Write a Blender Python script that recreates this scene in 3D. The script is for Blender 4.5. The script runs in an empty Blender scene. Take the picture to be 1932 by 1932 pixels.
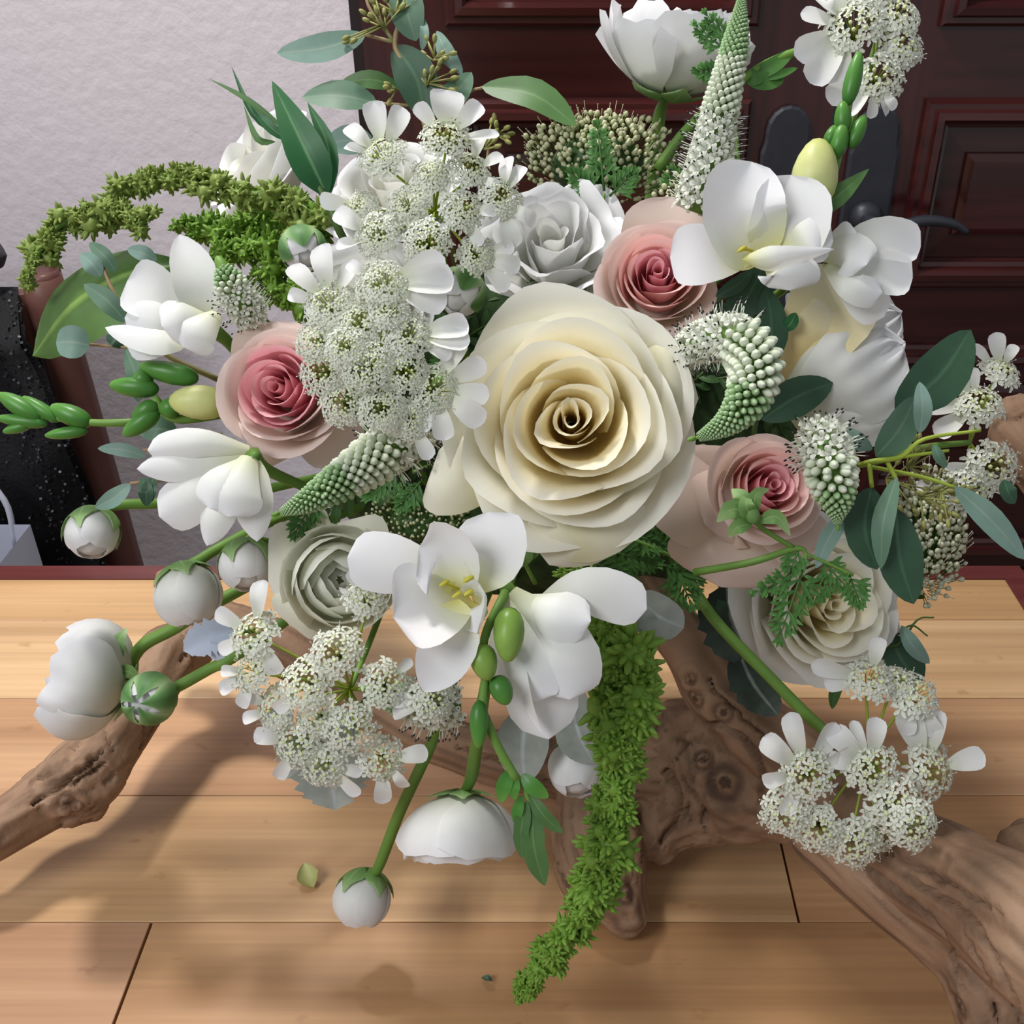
import bpy, bmesh, math, random
import numpy as np
from mathutils import Vector, Matrix, noise

# ------------------------------------------------------------------ camera, world, lights, exposure
SC = bpy.context.scene
COL = SC.collection
R = math.radians
H, PITCH, F, CX, CY = 0.60, R(31.8), 2000.0, 1042.0, 966.0      # eye 0.6 m above the table top
CAM = Vector((0, 0, H))
RT = Vector((1, 0, 0)); FWD = Vector((0, math.cos(PITCH), -math.sin(PITCH))); UP = Vector((0, math.sin(PITCH), math.cos(PITCH)))
cam = bpy.data.cameras.new('camera'); cob = bpy.data.objects.new('camera', cam); COL.objects.link(cob)
cob.location = CAM; cob.rotation_euler = (math.pi/2-PITCH, 0, 0)
cam.sensor_width = 36; cam.lens = F/1932*36; cam.shift_x = -(CX-966)/1932; cam.clip_start = .01
SC.camera = cob

w = bpy.data.worlds.new('room_air'); SC.world = w; w.use_nodes = True
w.node_tree.nodes['Background'].inputs[0].default_value = (.93, .96, 1, 1)
w.node_tree.nodes['Background'].inputs[1].default_value = .40
def area(name, loc, aim, size, power, col=(1, 1, 1)):
    l = bpy.data.lights.new(name, 'AREA'); l.size = size; l.energy = power; l.color = col; l.shape = 'DISK'
    o = bpy.data.objects.new(name, l); COL.objects.link(o); o.location = loc
    o.rotation_euler = (Vector(aim)-Vector(loc)).to_track_quat('-Z', 'Y').to_euler()
    return o
area('ceiling_lamp_back_offscreen', (-.42, 1.0, 1.65), (0, .6, 0), .20, 21, (1, .97, .93))
area('fill_light_front_offscreen', (-1.15, -.55, 1.6), (0, .6, .1), .9, 24, (.97, .98, 1))  # added broad fill from behind the camera, not a known lamp of the room
vs = SC.view_settings
vs.view_transform = 'Standard'; vs.look = 'None'; vs.gamma = 1; vs.use_curve_mapping = False; vs.exposure = -0.16

# ------------------------------------------------------------------ helpers
def P(x, y, d):                       # pixel and depth along the view axis -> point
    return CAM + FWD*d + RT*((x-CX)/F*d) - UP*((y-CY)/F*d)
def dtab(y):
    a = PITCH+math.atan((y-CY)/F); Y = H/math.tan(a)
    return Y*math.cos(PITCH)+H*math.sin(PITCH)
def ZP(x, y, z): return P(x, y, dtab(y)*(1-z/H)) # pixel at a height above the table
def cd(r, u, t): return (RT*r+UP*u-FWD*t).normalized()   # direction: right, up, towards the eye
def lin(c):
    return tuple((v/255/12.92 if v/255 <= .04045 else ((v/255+.055)/1.055)**2.4) for v in c)+(1,)
def cr(pts, n):                       # Catmull-Rom through tuples
    pts = [np.array(p, float) for p in pts]
    if len(pts) == 1: return pts*n
    p = [2*pts[0]-pts[1]]+pts+[2*pts[-1]-pts[-2]]
    out = []; m = len(pts)-1
    for i in range(n):
        t = i/(n-1)*m; k = min(int(t), m-1); f = t-k
        a, b, c, d = p[k:k+4]
        out.append(.5*((2*b)+(c-a)*f+(2*a-5*b+4*c-d)*f*f+(3*b-a-3*c+d)*f**3))
    return out
def interp(tab, v):
    for (a, x), (b, y) in zip(tab, tab[1:]):
        if v <= b:
            t = (v-a)/(b-a) if b > a else 0
            return x+(y-x)*t
    return tab[-1][1]
def sm(t):
    t = max(0, min(1, t)); return t*t*(3-2*t)
ORG = {}
def thing(name, label, cat, loc, group=None, kind=None):
    o = bpy.data.objects.new(name, None); COL.objects.link(o); o.empty_display_size = .01
    o.location = loc; o['label'] = label; o['category'] = cat
    if group: o['group'] = group
    if kind: o['kind'] = kind
    ORG[o.name] = Vector(loc); return o
class MB:
    def __init__(s): s.v = []; s.f = []; s.pv = []; s.pu = []; s.mi = []; s.flat = False
    def add(s, vs_, fs, pv=None, pu=None, mi=0):
        n = len(s.v); s.v += [tuple(v) for v in vs_]; s.f += [tuple(i+n for i in f) for f in fs]
        s.pv += pv if pv else [.5]*len(vs_); s.pu += pu if pu else [.5]*len(vs_); s.mi += [mi]*len(fs)
    def grid(s, fn, us, vv, mi=0, closed=False):
        V = []; a = []; b = []
        for v in vv:
            for u in us: V.append(fn(u, v)); a.append(v); b.append(abs(u))
        n = len(us); fs = []
        for j in range(len(vv)-1):
            for i in range(n if closed else n-1):
                k = (i+1) % n
                fs.append((j*n+i, j*n+k, (j+1)*n+k, (j+1)*n+i))
        s.add(V, fs, a, b, mi)
    def box(s, x0, x1, y0, y1, z0, z1, mi=0):
        V = [(x, y, z) for x in (x0, x1) for y in (y0, y1) for z in (z0, z1)]
        s.add(V, [(0, 1, 3, 2), (4, 6, 7, 5), (0, 4, 5, 1), (2, 3, 7, 6), (0, 2, 6, 4), (1, 5, 7, 3)], mi=mi)
    def tube(s, pts, n=8, steps=None, mi=0):      # pts: (Vector, radius)
        q = cr([tuple(p)+(r,) for p, r in pts], steps or max(4, 5*(len(pts)-1)+1))
        C = [Vector(a[:3]) for a in q]; rr = [max(1e-4, a[3]) for a in q]
        N = None; V = []; pv = []
        for i, c in enumerate(C):
            t = (C[min(i+1, len(C)-1)]-C[max(i-1, 0)]).normalized()
            if N is None: N = t.orthogonal().normalized()
            N = (N-t*N.dot(t)).normalized(); B = t.cross(N)
            for k in range(n):
                a = 2*math.pi*k/n; V.append(c+(N*math.cos(a)+B*math.sin(a))*rr[i]); pv.append(i/(len(C)-1))
        fs = [(j*n+i, j*n+(i+1) % n, (j+1)*n+(i+1) % n, (j+1)*n+i) for j in range(len(C)-1) for i in range(n)]
        m = len(C)-1
        fs += [tuple(range(n-1, -1, -1)), tuple(m*n+k for k in range(n))]
        s.add(V, fs, pv, mi=mi)
    def ell(s, c, ax, rl, rr, n=6, m=5, mi=0, sharp=0):       # spindle along ax, half length rl, radius rr
        ax = ax.normalized(); N = ax.orthogonal().normalized(); B = ax.cross(N); V = []; pv = []
        for j in range(m+1):
            a = math.pi*j/m; z = -math.cos(a)*rl; r = math.sin(a)*rr*(1-sharp*sm(j/m)*.6)+1e-6
            for k in range(n):
                t = 2*math.pi*k/n; V.append(c+ax*z+(N*math.cos(t)+B*math.sin(t))*r); pv.append(j/m)
        s.add(V, [(j*n+i, j*n+(i+1) % n, (j+1)*n+(i+1) % n, (j+1)*n+i) for j in range(m) for i in range(n)], pv, mi=mi)
    def mesh(s, name, mats, org=Vector((0, 0, 0))):
        me = bpy.data.meshes.new(name)
        me.from_pydata([tuple(Vector(v)-org) for v in s.v], [], s.f)
        for nm, dat in (('pv', s.pv), ('pu', s.pu)):
            a = me.attributes.new(nm, 'FLOAT', 'POINT'); a.data.foreach_set('value', dat)
        for m in (mats if isinstance(mats, (list, tuple)) else [mats]): me.materials.append(m)
        me.polygons.foreach_set('material_index', s.mi)
        if not s.flat: me.polygons.foreach_set('use_smooth', [True]*len(s.f))
        me.update(); return me
    def build(s, name, mats, parent=None, label=None, kind=None):
        org = ORG[parent.name] if parent is not None else Vector((0, 0, 0))
        o = bpy.data.objects.new(name, s.mesh(name, mats, org)); COL.objects.link(o)
        if parent is not None: o.parent = parent
        if label: o['label'] = label
        if kind: o['kind'] = kind
        ORG[o.name] = org; return o
def inst(name, me, parent, mw):
    o = bpy.data.objects.new(name, me); COL.objects.link(o); o.parent = parent
    o.matrix_local = Matrix.Translation(-ORG[parent.name]) @ mw; return o
def single(name, mb, mats, label, cat, loc, group=None):       # a thing that is one mesh
    ORG['_tmp'] = Vector(loc)
    o = bpy.data.objects.new(name, mb.mesh(name, mats, Vector(loc))); COL.objects.link(o); o.location = loc
    o['label'] = label; o['category'] = cat
    if group: o['group'] = group
    ORG[o.name] = Vector(loc); return o
def frame(c, ax, roll=0):
    z = ax.normalized(); x = (RT-z*RT.dot(z))
    if x.length < .1: x = UP-z*UP.dot(z)
    x.normalize(); y = z.cross(x); q = Matrix.Rotation(roll, 4, 'Z')
    return Matrix(((x.x, y.x, z.x, c.x), (x.y, y.y, z.y, c.y), (x.z, y.z, z.z, c.z), (0, 0, 0, 1))) @ q

# ------------------------------------------------------------------ materials
MC = {}
def newmat(name):
    m = bpy.data.materials.new(name); m.use_nodes = True; nt = m.node_tree
    return m, nt, nt.nodes['Principled BSDF'], nt.nodes['Material Output']
def node(nt, typ, **kw):
    n = nt.nodes.new(typ)
    for k, v in kw.items(): setattr(n, k, v)
    return n
def ramp(nt, stops):
    r = node(nt, 'ShaderNodeValToRGB'); e = r.color_ramp.elements
    while len(e) < len(stops): e.new(.5)
    for el, (p, c) in zip(e, stops): el.position = p; el.color = lin(c)
    return r
def organic(name, stops, tr=.3, rough=.5, rib=None, nz=.12, nscale=60, attr='pv', spec=.35, bump=0, bscale=300):
    if name in MC: return MC[name]
    m, nt, b, out = newmat(name); L = nt.links.new
    at = node(nt, 'ShaderNodeAttribute', attribute_name=attr); rp = ramp(nt, stops); L(at.outputs['Fac'], rp.inputs[0])
    col = rp.outputs[0]
    if rib:
        au = node(nt, 'ShaderNodeAttribute', attribute_name='pu'); r2 = node(nt, 'ShaderNodeValToRGB')
        r2.color_ramp.elements[0].position = .02; r2.color_ramp.elements[1].position = .12
        r2.color_ramp.elements[0].color = (1, 1, 1, 1); r2.color_ramp.elements[1].color = (0, 0, 0, 1)
        L(au.outputs['Fac'], r2.inputs[0])
        mx = node(nt, 'ShaderNodeMix', data_type='RGBA'); L(r2.outputs[0], mx.inputs[0]); L(col, mx.inputs[6]); mx.inputs[7].default_value = lin(rib); col = mx.outputs[2]
    tc = node(nt, 'ShaderNodeTexCoord'); nzn = node(nt, 'ShaderNodeTexNoise'); nzn.inputs['Scale'].default_value = nscale; nzn.inputs['Detail'].default_value = 4
    L(tc.outputs['Object'], nzn.inputs['Vector'])
    mp = node(nt, 'ShaderNodeMapRange'); mp.inputs[1].default_value = .3; mp.inputs[2].default_value = .7; mp.inputs[3].default_value = 1-nz; mp.inputs[4].default_value = 1+nz*.6
    L(nzn.outputs[0], mp.inputs[0])
    ml = node(nt, 'ShaderNodeMix', data_type='RGBA', blend_type='MULTIPLY'); ml.inputs[0].default_value = 1
    L(col, ml.inputs[6]); L(mp.outputs[0], ml.inputs[7]); col = ml.outputs[2]
    L(col, b.inputs['Base Color']); b.inputs['Roughness'].default_value = rough; b.inputs['Specular IOR Level'].default_value = spec
    if bump:
        n2 = node(nt, 'ShaderNodeTexNoise'); n2.inputs['Scale'].default_value = bscale; L(tc.outputs['Object'], n2.inputs['Vector'])
        bp = node(nt, 'ShaderNodeBump'); bp.inputs['Strength'].default_value = bump; bp.inputs['Distance'].default_value = .001
        L(n2.outputs[0], bp.inputs['Height']); L(bp.outputs[0], b.inputs['Normal'])
    if tr:
        t = node(nt, 'ShaderNodeBsdfTranslucent'); L(col, t.inputs[0]); ms = node(nt, 'ShaderNodeMixShader'); ms.inputs[0].default_value = tr
        L(b.outputs[0], ms.inputs[1]); L(t.outputs[0], ms.inputs[2]); L(ms.outputs[0], out.inputs[0])
    MC[name] = m; return m
W = organic('white_petal', [(0, (214, 222, 190)), (.35, (232, 233, 226)), (1, (240, 240, 243))], tr=.28, nz=.04)
WFR = organic('freesia_petal', [(0, (226, 222, 130)), (.22, (232, 234, 205)), (.5, (240, 240, 240)), (1, (243, 243, 247))], tr=.25, nz=.03)
WFS = organic('freesia_white', [(0, (224, 228, 190)), (.3, (236, 238, 230)), (1, (243, 243, 247))], tr=.25, nz=.03)
WC = organic('lisianthus_petal', [(0, (222, 218, 165)), (.4, (234, 234, 220)), (1, (242, 242, 240))], tr=.3, nz=.05, nscale=90)
WG = organic('greenish_petal', [(0, (214, 216, 170)), (.5, (238, 239, 220)), (1, (242, 243, 232))], tr=.3, nz=.05)
CR1 = organic('cream_inner', [(0, (238, 208, 134)), (.45, (246, 226, 164)), (.85, (250, 238, 196)), (1, (252, 247, 226))], tr=.3, nz=.03)
CR2 = organic('cream_mid', [(0, (240, 216, 146)), (.5, (248, 234, 184)), (.9, (250, 244, 220)), (1, (252, 249, 236))], tr=.3, nz=.03)
CR3 = organic('cream_outer', [(0, (226, 222, 170)), (.5, (242, 238, 212)), (1, (246, 245, 234))], tr=.3, nz=.03)
PK1 = organic('pink_inner', [(0, (222, 124, 142)), (.5, (238, 158, 170)), (1, (246, 192, 198))], tr=.3, nz=.04)
PK2 = organic('pink_mid', [(0, (234, 160, 158)), (.5, (242, 182, 178)), (1, (247, 210, 204))], tr=.3, nz=.04)
PK3 = organic('pink_outer', [(0, (222, 214, 178)), (.5, (234, 212, 198)), (1, (238, 216, 210))], tr=.3, nz=.04)
STEM = organic('stem_green', [(0, (92, 128, 52)), (1, (112, 152, 66))], tr=0, rough=.5)
STEMD = organic('stem_dark_green', [(0, (60, 86, 40)), (1, (80, 110, 50))], tr=0, rough=.5)
STEMR = organic('stem_reddish', [(0, (130, 128, 80)), (1, (160, 130, 100))], tr=0, rough=.5)
STEMY = organic('stem_yellow_green', [(0, (140, 158, 50)), (1, (158, 178, 70))], tr=0, rough=.5)
SEP = organic('sepal_green', [(0, (104, 148, 78)), (.6, (126, 166, 96)), (1, (168, 196, 140))], tr=.2, rough=.5, rib=(150, 184, 120))
SEPD = organic('sepal_stripe', [(0, (84, 126, 70)), (.5, (108, 152, 92)), (1, (176, 202, 150))], tr=.15, rough=.5, attr='pu')
FB = organic('freesia_green_bud', [(0, (58, 112, 44)), (.6, (84, 142, 58)), (1, (112, 164, 76))], tr=.1, rough=.35)
FBL = organic('freesia_light_bud', [(0, (110, 150, 60)), (.6, (138, 172, 78)), (1, (150, 182, 90))], tr=.15, rough=.35)
FY = organic('freesia_yellow_bud', [(0, (188, 204, 108)), (.5, (224, 228, 160)), (1, (216, 222, 130))], tr=.2, rough=.4)
EG = organic('eucalyptus_grey', [(0, (112, 142, 128)), (1, (126, 154, 144))], tr=.12, rough=.6, rib=(140, 160, 146))
EM = organic('eucalyptus_mid', [(0, (82, 116, 92)), (1, (96, 128, 104))], tr=.12, rough=.5, rib=(110, 138, 116))
ED = organic('eucalyptus_dark', [(0, (46, 76, 56)), (1, (58, 90, 66))], tr=.1, rough=.42, rib=(70, 104, 78))
EGN = organic('eucalyptus_green', [(0, (74, 112, 60)), (1, (92, 130, 74))], tr=.18, rough=.45, rib=(106, 142, 86))
LG = organic('broad_leaf', [(0, (70, 108, 46)), (1, (88, 122, 58))], tr=.15, rough=.4, rib=(128, 158, 84), nz=.25, nscale=40)
LD = organic('lisianthus_leaf', [(0, (34, 88, 50)), (1, (50, 108, 60))], tr=.15, rough=.4, rib=(96, 140, 96))
FERN = organic('fern_green', [(0, (66, 112, 52)), (1, (88, 138, 66))], tr=.2, rough=.5)
FILL = organic('dark_filler_leaf', [(0, (58, 92, 48)), (1, (72, 108, 58))], tr=.1, rough=.5, rib=(88, 122, 70))
AMA = organic('amaranth_green', [(0, (122, 162, 60)), (1, (134, 174, 70))], tr=.15, rough=.5, nz=.3, nscale=35)
AMD = organic('amaranth_olive', [(0, (132, 154, 72)), (1, (144, 164, 82))], tr=.15, rough=.5, nz=.3, nscale=35)
SEED = organic('eucalyptus_seed', [(0, (120, 124, 66)), (1, (160, 158, 96))], tr=0, rough=.6)
VB = organic('veronica_bud', [(0, (150, 176, 120)), (.5, (214, 224, 196)), (1, (232, 238, 220))], tr=.15, rough=.5)
VG = organic('veronica_green_bud', [(0, (86, 130, 66)), (.6, (150, 184, 128)), (1, (190, 214, 172))], tr=.15, rough=.5)
DM = organic('dusty_miller', [(0, (132, 138, 130)), (1, (166, 172, 166))], tr=.1, rough=.9, nz=.15, rib=(176, 184, 186), nscale=120)
DMB = organic('dusty_miller_blue', [(0, (160, 172, 190)), (1, (188, 198, 216))], tr=.15, rough=.9, nz=.1)
DMD = organic('variegated_leaf', [(0, (44, 58, 50)), (.6, (62, 78, 70)), (1, (96, 112, 108))], tr=.05, rough=.5, nz=.45, nscale=70, rib=(150, 162, 160))
WF = organic('floret_white', [(0, (236, 240, 222)), (1, (243, 245, 238))], tr=.3, nz=.04)
GF = organic('floret_green', [(0, (204, 216, 140)), (1, (234, 238, 190))], tr=.2)
TB = organic('trachelium_bud', [(0, (182, 188, 134)), (1, (216, 216, 180))], tr=.15)
YEL = organic('stamen_yellow', [(0, (214, 208, 90)), (1, (206, 192, 40))], tr=.1)
DOT = organic('anther_dark', [(0, (40, 38, 36)), (1, (40, 38, 36))], tr=0)
FOAM = organic('moss_dark', [(0, (50, 74, 42)), (1, (58, 84, 46))], tr=0, rough=.9, nz=.5, nscale=80, bump=.8, bscale=200)
BLK = organic('black_fabric', [(0, (12, 12, 16)), (1, (15, 15, 19))], tr=0, rough=.7, bump=1, bscale=250)
PAPER = organic('white_paper', [(0, (206, 208, 222)), (1, (206, 208, 222))], tr=0, rough=.7, nz=.03)
IRON = organic('dark_iron', [(0, (44, 46, 54)), (1, (44, 46, 54))], tr=0, rough=.45, nz=.12, spec=.5, bump=.1)
BROWN = organic('chair_brown_wood', [(0, (96, 62, 56)), (1, (104, 68, 60))], tr=0, rough=.4, nz=.2, nscale=20)
GREYC = organic('grey_cushion', [(0, (62, 58, 64)), (1, (62, 58, 64))], tr=0, rough=.9, bump=.3)

def mahogany(name, c1, c2, axis):
    m, nt, b, out = newmat(name); L = nt.links.new
    tc = node(nt, 'ShaderNodeTexCoord'); mp = node(nt, 'ShaderNodeMapping'); s = [60, 60, 60]; s[axis] = 3
    mp.inputs['Scale'].default_value = s; L(tc.outputs['Object'], mp.inputs[0])
    nz = node(nt, 'ShaderNodeTexNoise'); nz.inputs['Scale'].default_value = 1; nz.inputs['Detail'].default_value = 5; L(mp.outputs[0], nz.inputs['Vector'])
    rp = ramp(nt, [(.3, c1), (.7, c2)]); L(nz.outputs[0], rp.inputs[0]); L(rp.outputs[0], b.inputs['Base Color'])
    b.inputs['Roughness'].default_value = .22; b.inputs['Specular IOR Level'].default_value = .5
    b.inputs['Coat Weight'].default_value = .3; b.inputs['Coat Roughness'].default_value = .15
    return m
MAH = mahogany('mahogany', (48, 17, 18), (70, 29, 27), 0)
MAHV = mahogany('mahogany_upright', (48, 17, 18), (68, 28, 26), 2)
MAHR = mahogany('mahogany_rim', (96, 46, 46), (120, 62, 60), 0)

def bamboo():
    m, nt, b, out = newmat('bamboo'); L = nt.links.new
    tc = node(nt, 'ShaderNodeTexCoord'); oi = node(nt, 'ShaderNodeObjectInfo')
    ad = node(nt, 'ShaderNodeVectorMath', operation='ADD'); sc_ = node(nt, 'ShaderNodeVectorMath', operation='SCALE'); sc_.inputs['Scale'].default_value = 9
    cmb = node(nt, 'ShaderNodeCombineXYZ'); L(oi.outputs['Random'], cmb.inputs[0]); L(oi.outputs['Random'], cmb.inputs[1]); L(cmb.outputs[0], sc_.inputs[0])
    L(tc.outputs['Object'], ad.inputs[0]); L(sc_.outputs[0], ad.inputs[1])
    def nz(scale, detail=4):
        mp = node(nt, 'ShaderNodeMapping'); mp.inputs['Scale'].default_value = scale; L(ad.outputs[0], mp.inputs[0])
        n = node(nt, 'ShaderNodeTexNoise'); n.inputs['Scale'].default_value = 1; n.inputs['Detail'].default_value = detail; L(mp.outputs[0], n.inputs['Vector']); return n
    g = nz((5, 260, 5)); st = nz((1.1, 38, 1), 2); kn = nz((38, 60, 1), 3); bl = nz((3, 9, 1), 1)
    r1 = ramp(nt, [(.28, (150, 150, 150)), (.72, (255, 255, 255))]); L(g.outputs[0], r1.inputs[0])
    r2 = ramp(nt, [(.3, (196, 180, 168)), (.6, (255, 255, 255))]); L(st.outputs[0], r2.inputs[0])
    r3 = ramp(nt, [(.66, (255, 255, 255)), (.78, (196, 170, 146))]); L(kn.outputs[0], r3.inputs[0])
    r4 = ramp(nt, [(.3, (226, 216, 204)), (.7, (255, 255, 255))]); L(bl.outputs[0], r4.inputs[0])
    c = oi.outputs['Color']
    for r, f in ((r1, .22), (r2, .6), (r3, .55), (r4, .6)):
        mx = node(nt, 'ShaderNodeMix', data_type='RGBA', blend_type='MULTIPLY'); mx.inputs[0].default_value = f
        L(c, mx.inputs[6]); L(r.outputs[0], mx.inputs[7]); c = mx.outputs[2]
    L(c, b.inputs['Base Color']); b.inputs['Roughness'].default_value = .36; b.inputs['Specular IOR Level'].default_value = .4
    return m
BAM = bamboo()
def plaster():
    m, nt, b, out = newmat('plaster'); L = nt.links.new
    tc = node(nt, 'ShaderNodeTexCoord')
    n = node(nt, 'ShaderNodeTexNoise'); n.inputs['Scale'].default_value = 48; n.inputs['Detail'].default_value = 6; n.inputs['Roughness'].default_value = .55; L(tc.outputs['Object'], n.inputs['Vector'])
    bp = node(nt, 'ShaderNodeBump'); bp.inputs['Strength'].default_value = .3; bp.inputs['Distance'].default_value = .006; L(n.outputs[0], bp.inputs['Height']); L(bp.outputs[0], b.inputs['Normal'])
    b.inputs['Base Color'].default_value = lin((218, 210, 216)); b.inputs['Roughness'].default_value = .85
    return m
PLA = plaster()
def driftmat():
    m, nt, b, out = newmat('driftwood_grain'); L = nt.links.new
    a = node(nt, 'ShaderNodeAttribute', attribute_name='pv'); g = node(nt, 'ShaderNodeAttribute', attribute_name='pu')
    tc = node(nt, 'ShaderNodeTexCoord'); n = node(nt, 'ShaderNodeTexNoise'); n.inputs['Scale'].default_value = 14; n.inputs['Detail'].default_value = 6; L(tc.outputs['Object'], n.inputs['Vector'])
    r0 = ramp(nt, [(.3, (118, 88, 66)), (.5, (150, 118, 93)), (.72, (172, 142, 116))]); L(n.outputs[0], r0.inputs[0])
    r1 = ramp(nt, [(0, (120, 104, 92)), (.55, (255, 255, 255))]); L(a.outputs['Fac'], r1.inputs[0])
    mx = node(nt, 'ShaderNodeMix', data_type='RGBA', blend_type='MULTIPLY'); mx.inputs[0].default_value = .75; L(r0.outputs[0], mx.inputs[6]); L(r1.outputs[0], mx.inputs[7])
    mk = node(nt, 'ShaderNodeMix', data_type='RGBA'); L(g.outputs['Fac'], mk.inputs[0]); L(mx.outputs[2], mk.inputs[6]); mk.inputs[7].default_value = lin((70, 46, 34))
    L(mk.outputs[2], b.inputs['Base Color']); b.inputs['Roughness'].default_value = .75
    n2 = node(nt, 'ShaderNodeTexNoise'); n2.inputs['Scale'].default_value = 260; n2.inputs['Detail'].default_value = 4; L(tc.outputs['Object'], n2.inputs['Vector'])
    bp = node(nt, 'ShaderNodeBump'); bp.inputs['Strength'].default_value = .35; bp.inputs['Distance'].default_value = .0015; L(n2.outputs[0], bp.inputs['Height']); L(bp.outputs[0], b.inputs['Normal'])
    return m
DRIFT = driftmat()

# ------------------------------------------------------------------ the room
WY = 1.36; FZ = -.75
def struct(o, label):
    o['kind'] = 'structure'; o['label'] = label; return o
mb = MB(); mb.box(-3, 3, -2.5, WY+.3, FZ-.05, FZ); mb.flat = True
FLM = organic('floor_tile', [(0, (120, 104, 92)), (1, (120, 104, 92))], tr=0, rough=.5)
struct(mb.build('floor', FLM), 'plain brown floor under the table')
XJ = -.235                                                   # edge of the door casing
mb = MB(); mb.box(-3, XJ, WY-.005, WY+.15, FZ, 1.9); mb.flat = True
struct(mb.build('wall_back', PLA), 'off-white textured plaster wall beside the doors')
mb = MB(); mb.box(XJ, XJ+.014, WY-.012, WY+.1, FZ, 1.5); mb.flat = True
struct(mb.build('jamb_shade_1', organic('jamb_shade_dark', [(0, (34, 24, 26)), (1, (34, 24, 26))], tr=0)), 'dark strip standing in for the shadowed gap along the door casing')  # shadow of the jamb gap, put in as a dark-coloured strip
DY = 1.34
def loops(mb, x0, x1, z0, z1, prof, y0, fill=True):
    n0 = None; V = []; fs = []
    for ins, pr in prof:
        V += [(x0+ins, y0-pr, z0+ins), (x1-ins, y0-pr, z0+ins), (x1-ins, y0-pr, z1-ins), (x0+ins, y0-pr, z1-ins)]
    for j in range(len(prof)-1):
        for k in range(4): fs.append((j*4+k, j*4+(k+1) % 4, (j+1)*4+(k+1) % 4, (j+1)*4+k))
    if fill: m = (len(prof)-1)*4; fs.append((m, m+1, m+2, m+3))
    mb.add(V, fs)
PZ = [(.435, .66), (.122, .349), (-.19, .036), (-.50, -.276), (.746, .973)]
def door(name, x0, x1, px0, px1, label):
    mb = MB(); mb.flat = True; mb.box(x0, x1, DY+.014, DY+.045, FZ, 1.3)
    d = struct(mb.build(name, MAHV), label)
    for a, b in ((x0, px0), (px1, x1)):
        mb = MB(); mb.flat = True; mb.box(a, b, DY, DY+.014, FZ, 1.3); mb.build('stile', MAHV, d)
    zs = sorted(PZ); prev = FZ
    for z0, z1 in zs+[(1.3, 1.3)]:
        mb = MB(); mb.flat = True; mb.box(px0, px1, DY, DY+.014, prev, z0); mb.build('rail', MAH, d); prev = z1
    for z0, z1 in zs:
        mb = MB(); mb.flat = True
        loops(mb, px0-.004, px1+.004, z0-.004, z1+.004, [(0, 0), (.001, .008), (.005, .013), (.011, .013), (.014, .02), (.022, .021), (.027, .014), (.029, .006), (.034, .003), (.035, -.013)], DY, False)
        mb.build('moulding', MAH, d)
        mb = MB(); mb.flat = True
        loops(mb, px0+.032, px1-.032, z0+.032, z1-.032, [(0, -.0135), (.03, -.0125), (.031, -.006), (.036, -.003), (.040, -.001), (.046, -.001)], DY)
        mb.build('panel', MAH, d)
    return d
door('door_1', XJ+.014, .338, -.12, .235, 'left leaf of the dark mahogany panelled double door')
door('door_2', .342, .93, .45, .81, 'right leaf of the dark mahogany panelled double door')
def handle(xc, sgn, label):
    t = thing('door_handle', label, 'door handle', (xc, DY, .25), 'dark iron lever handles on the double doors')
    zt = .345; mb = MB(); hw = .031; out = [(-hw, .02), (-hw, zt-.055), (-hw+.003, zt-.045), (-hw+.004, zt-.038)]
    for k in range(9):
        a = math.pi-math.pi*k/8; out.append((math.cos(a)*(hw-.004), zt-.03+math.sin(a)*.03))
    out += [(hw-.004, zt-.038), (hw-.003, zt-.045), (hw, zt-.055), (hw, .02)]
    n = len(out); V = [(xc+x, DY-.0005, z) for x, z in out]+[(xc+x, DY-.007, z) for x, z in out]+[(xc+x*.88, DY-.009, .02+(z-.02)*.985+.002) for x, z in out]
    fs = [(i, (i+1) % n, n+(i+1) % n, n+i) for i in range(n)]+[(n+i, n+(i+1) % n, 2*n+(i+1) % n, 2*n+i) for i in range(n)]+[tuple(range(2*n, 3*n))]
    mb.add(V, fs); mb.flat = True; mb.build('backplate', IRON, t)
    zl = .212; mb = MB(); mb.ell(Vector((xc, DY-.012, zl)), Vector((0, 1, 0)), .016, .021, 16, 8); mb.tube([(Vector((xc, DY-.005, zl)), .011), (Vector((xc, DY-.05, zl)), .010)], 12); mb.build('hub', IRON, t)
    mb = MB()
    mb.tube([(Vector((xc-sgn*.008, DY-.05, zl)), .010), (Vector((xc+sgn*.02, DY-.052, zl-.002)), .008), (Vector((xc+sgn*.06, DY-.052, zl+.008)), .007), (Vector((xc+sgn*.095, DY-.05, zl+.004)), .006), (Vector((xc+sgn*.118, DY-.046, zl-.008)), .004)], 10)
    mb.build('lever', IRON, t)
handle(.394, 1, 'dark iron lever handle with arched backplate on the right door leaf')
handle(.286, -1, 'dark iron lever handle with arched backplate on the left door leaf')

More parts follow.
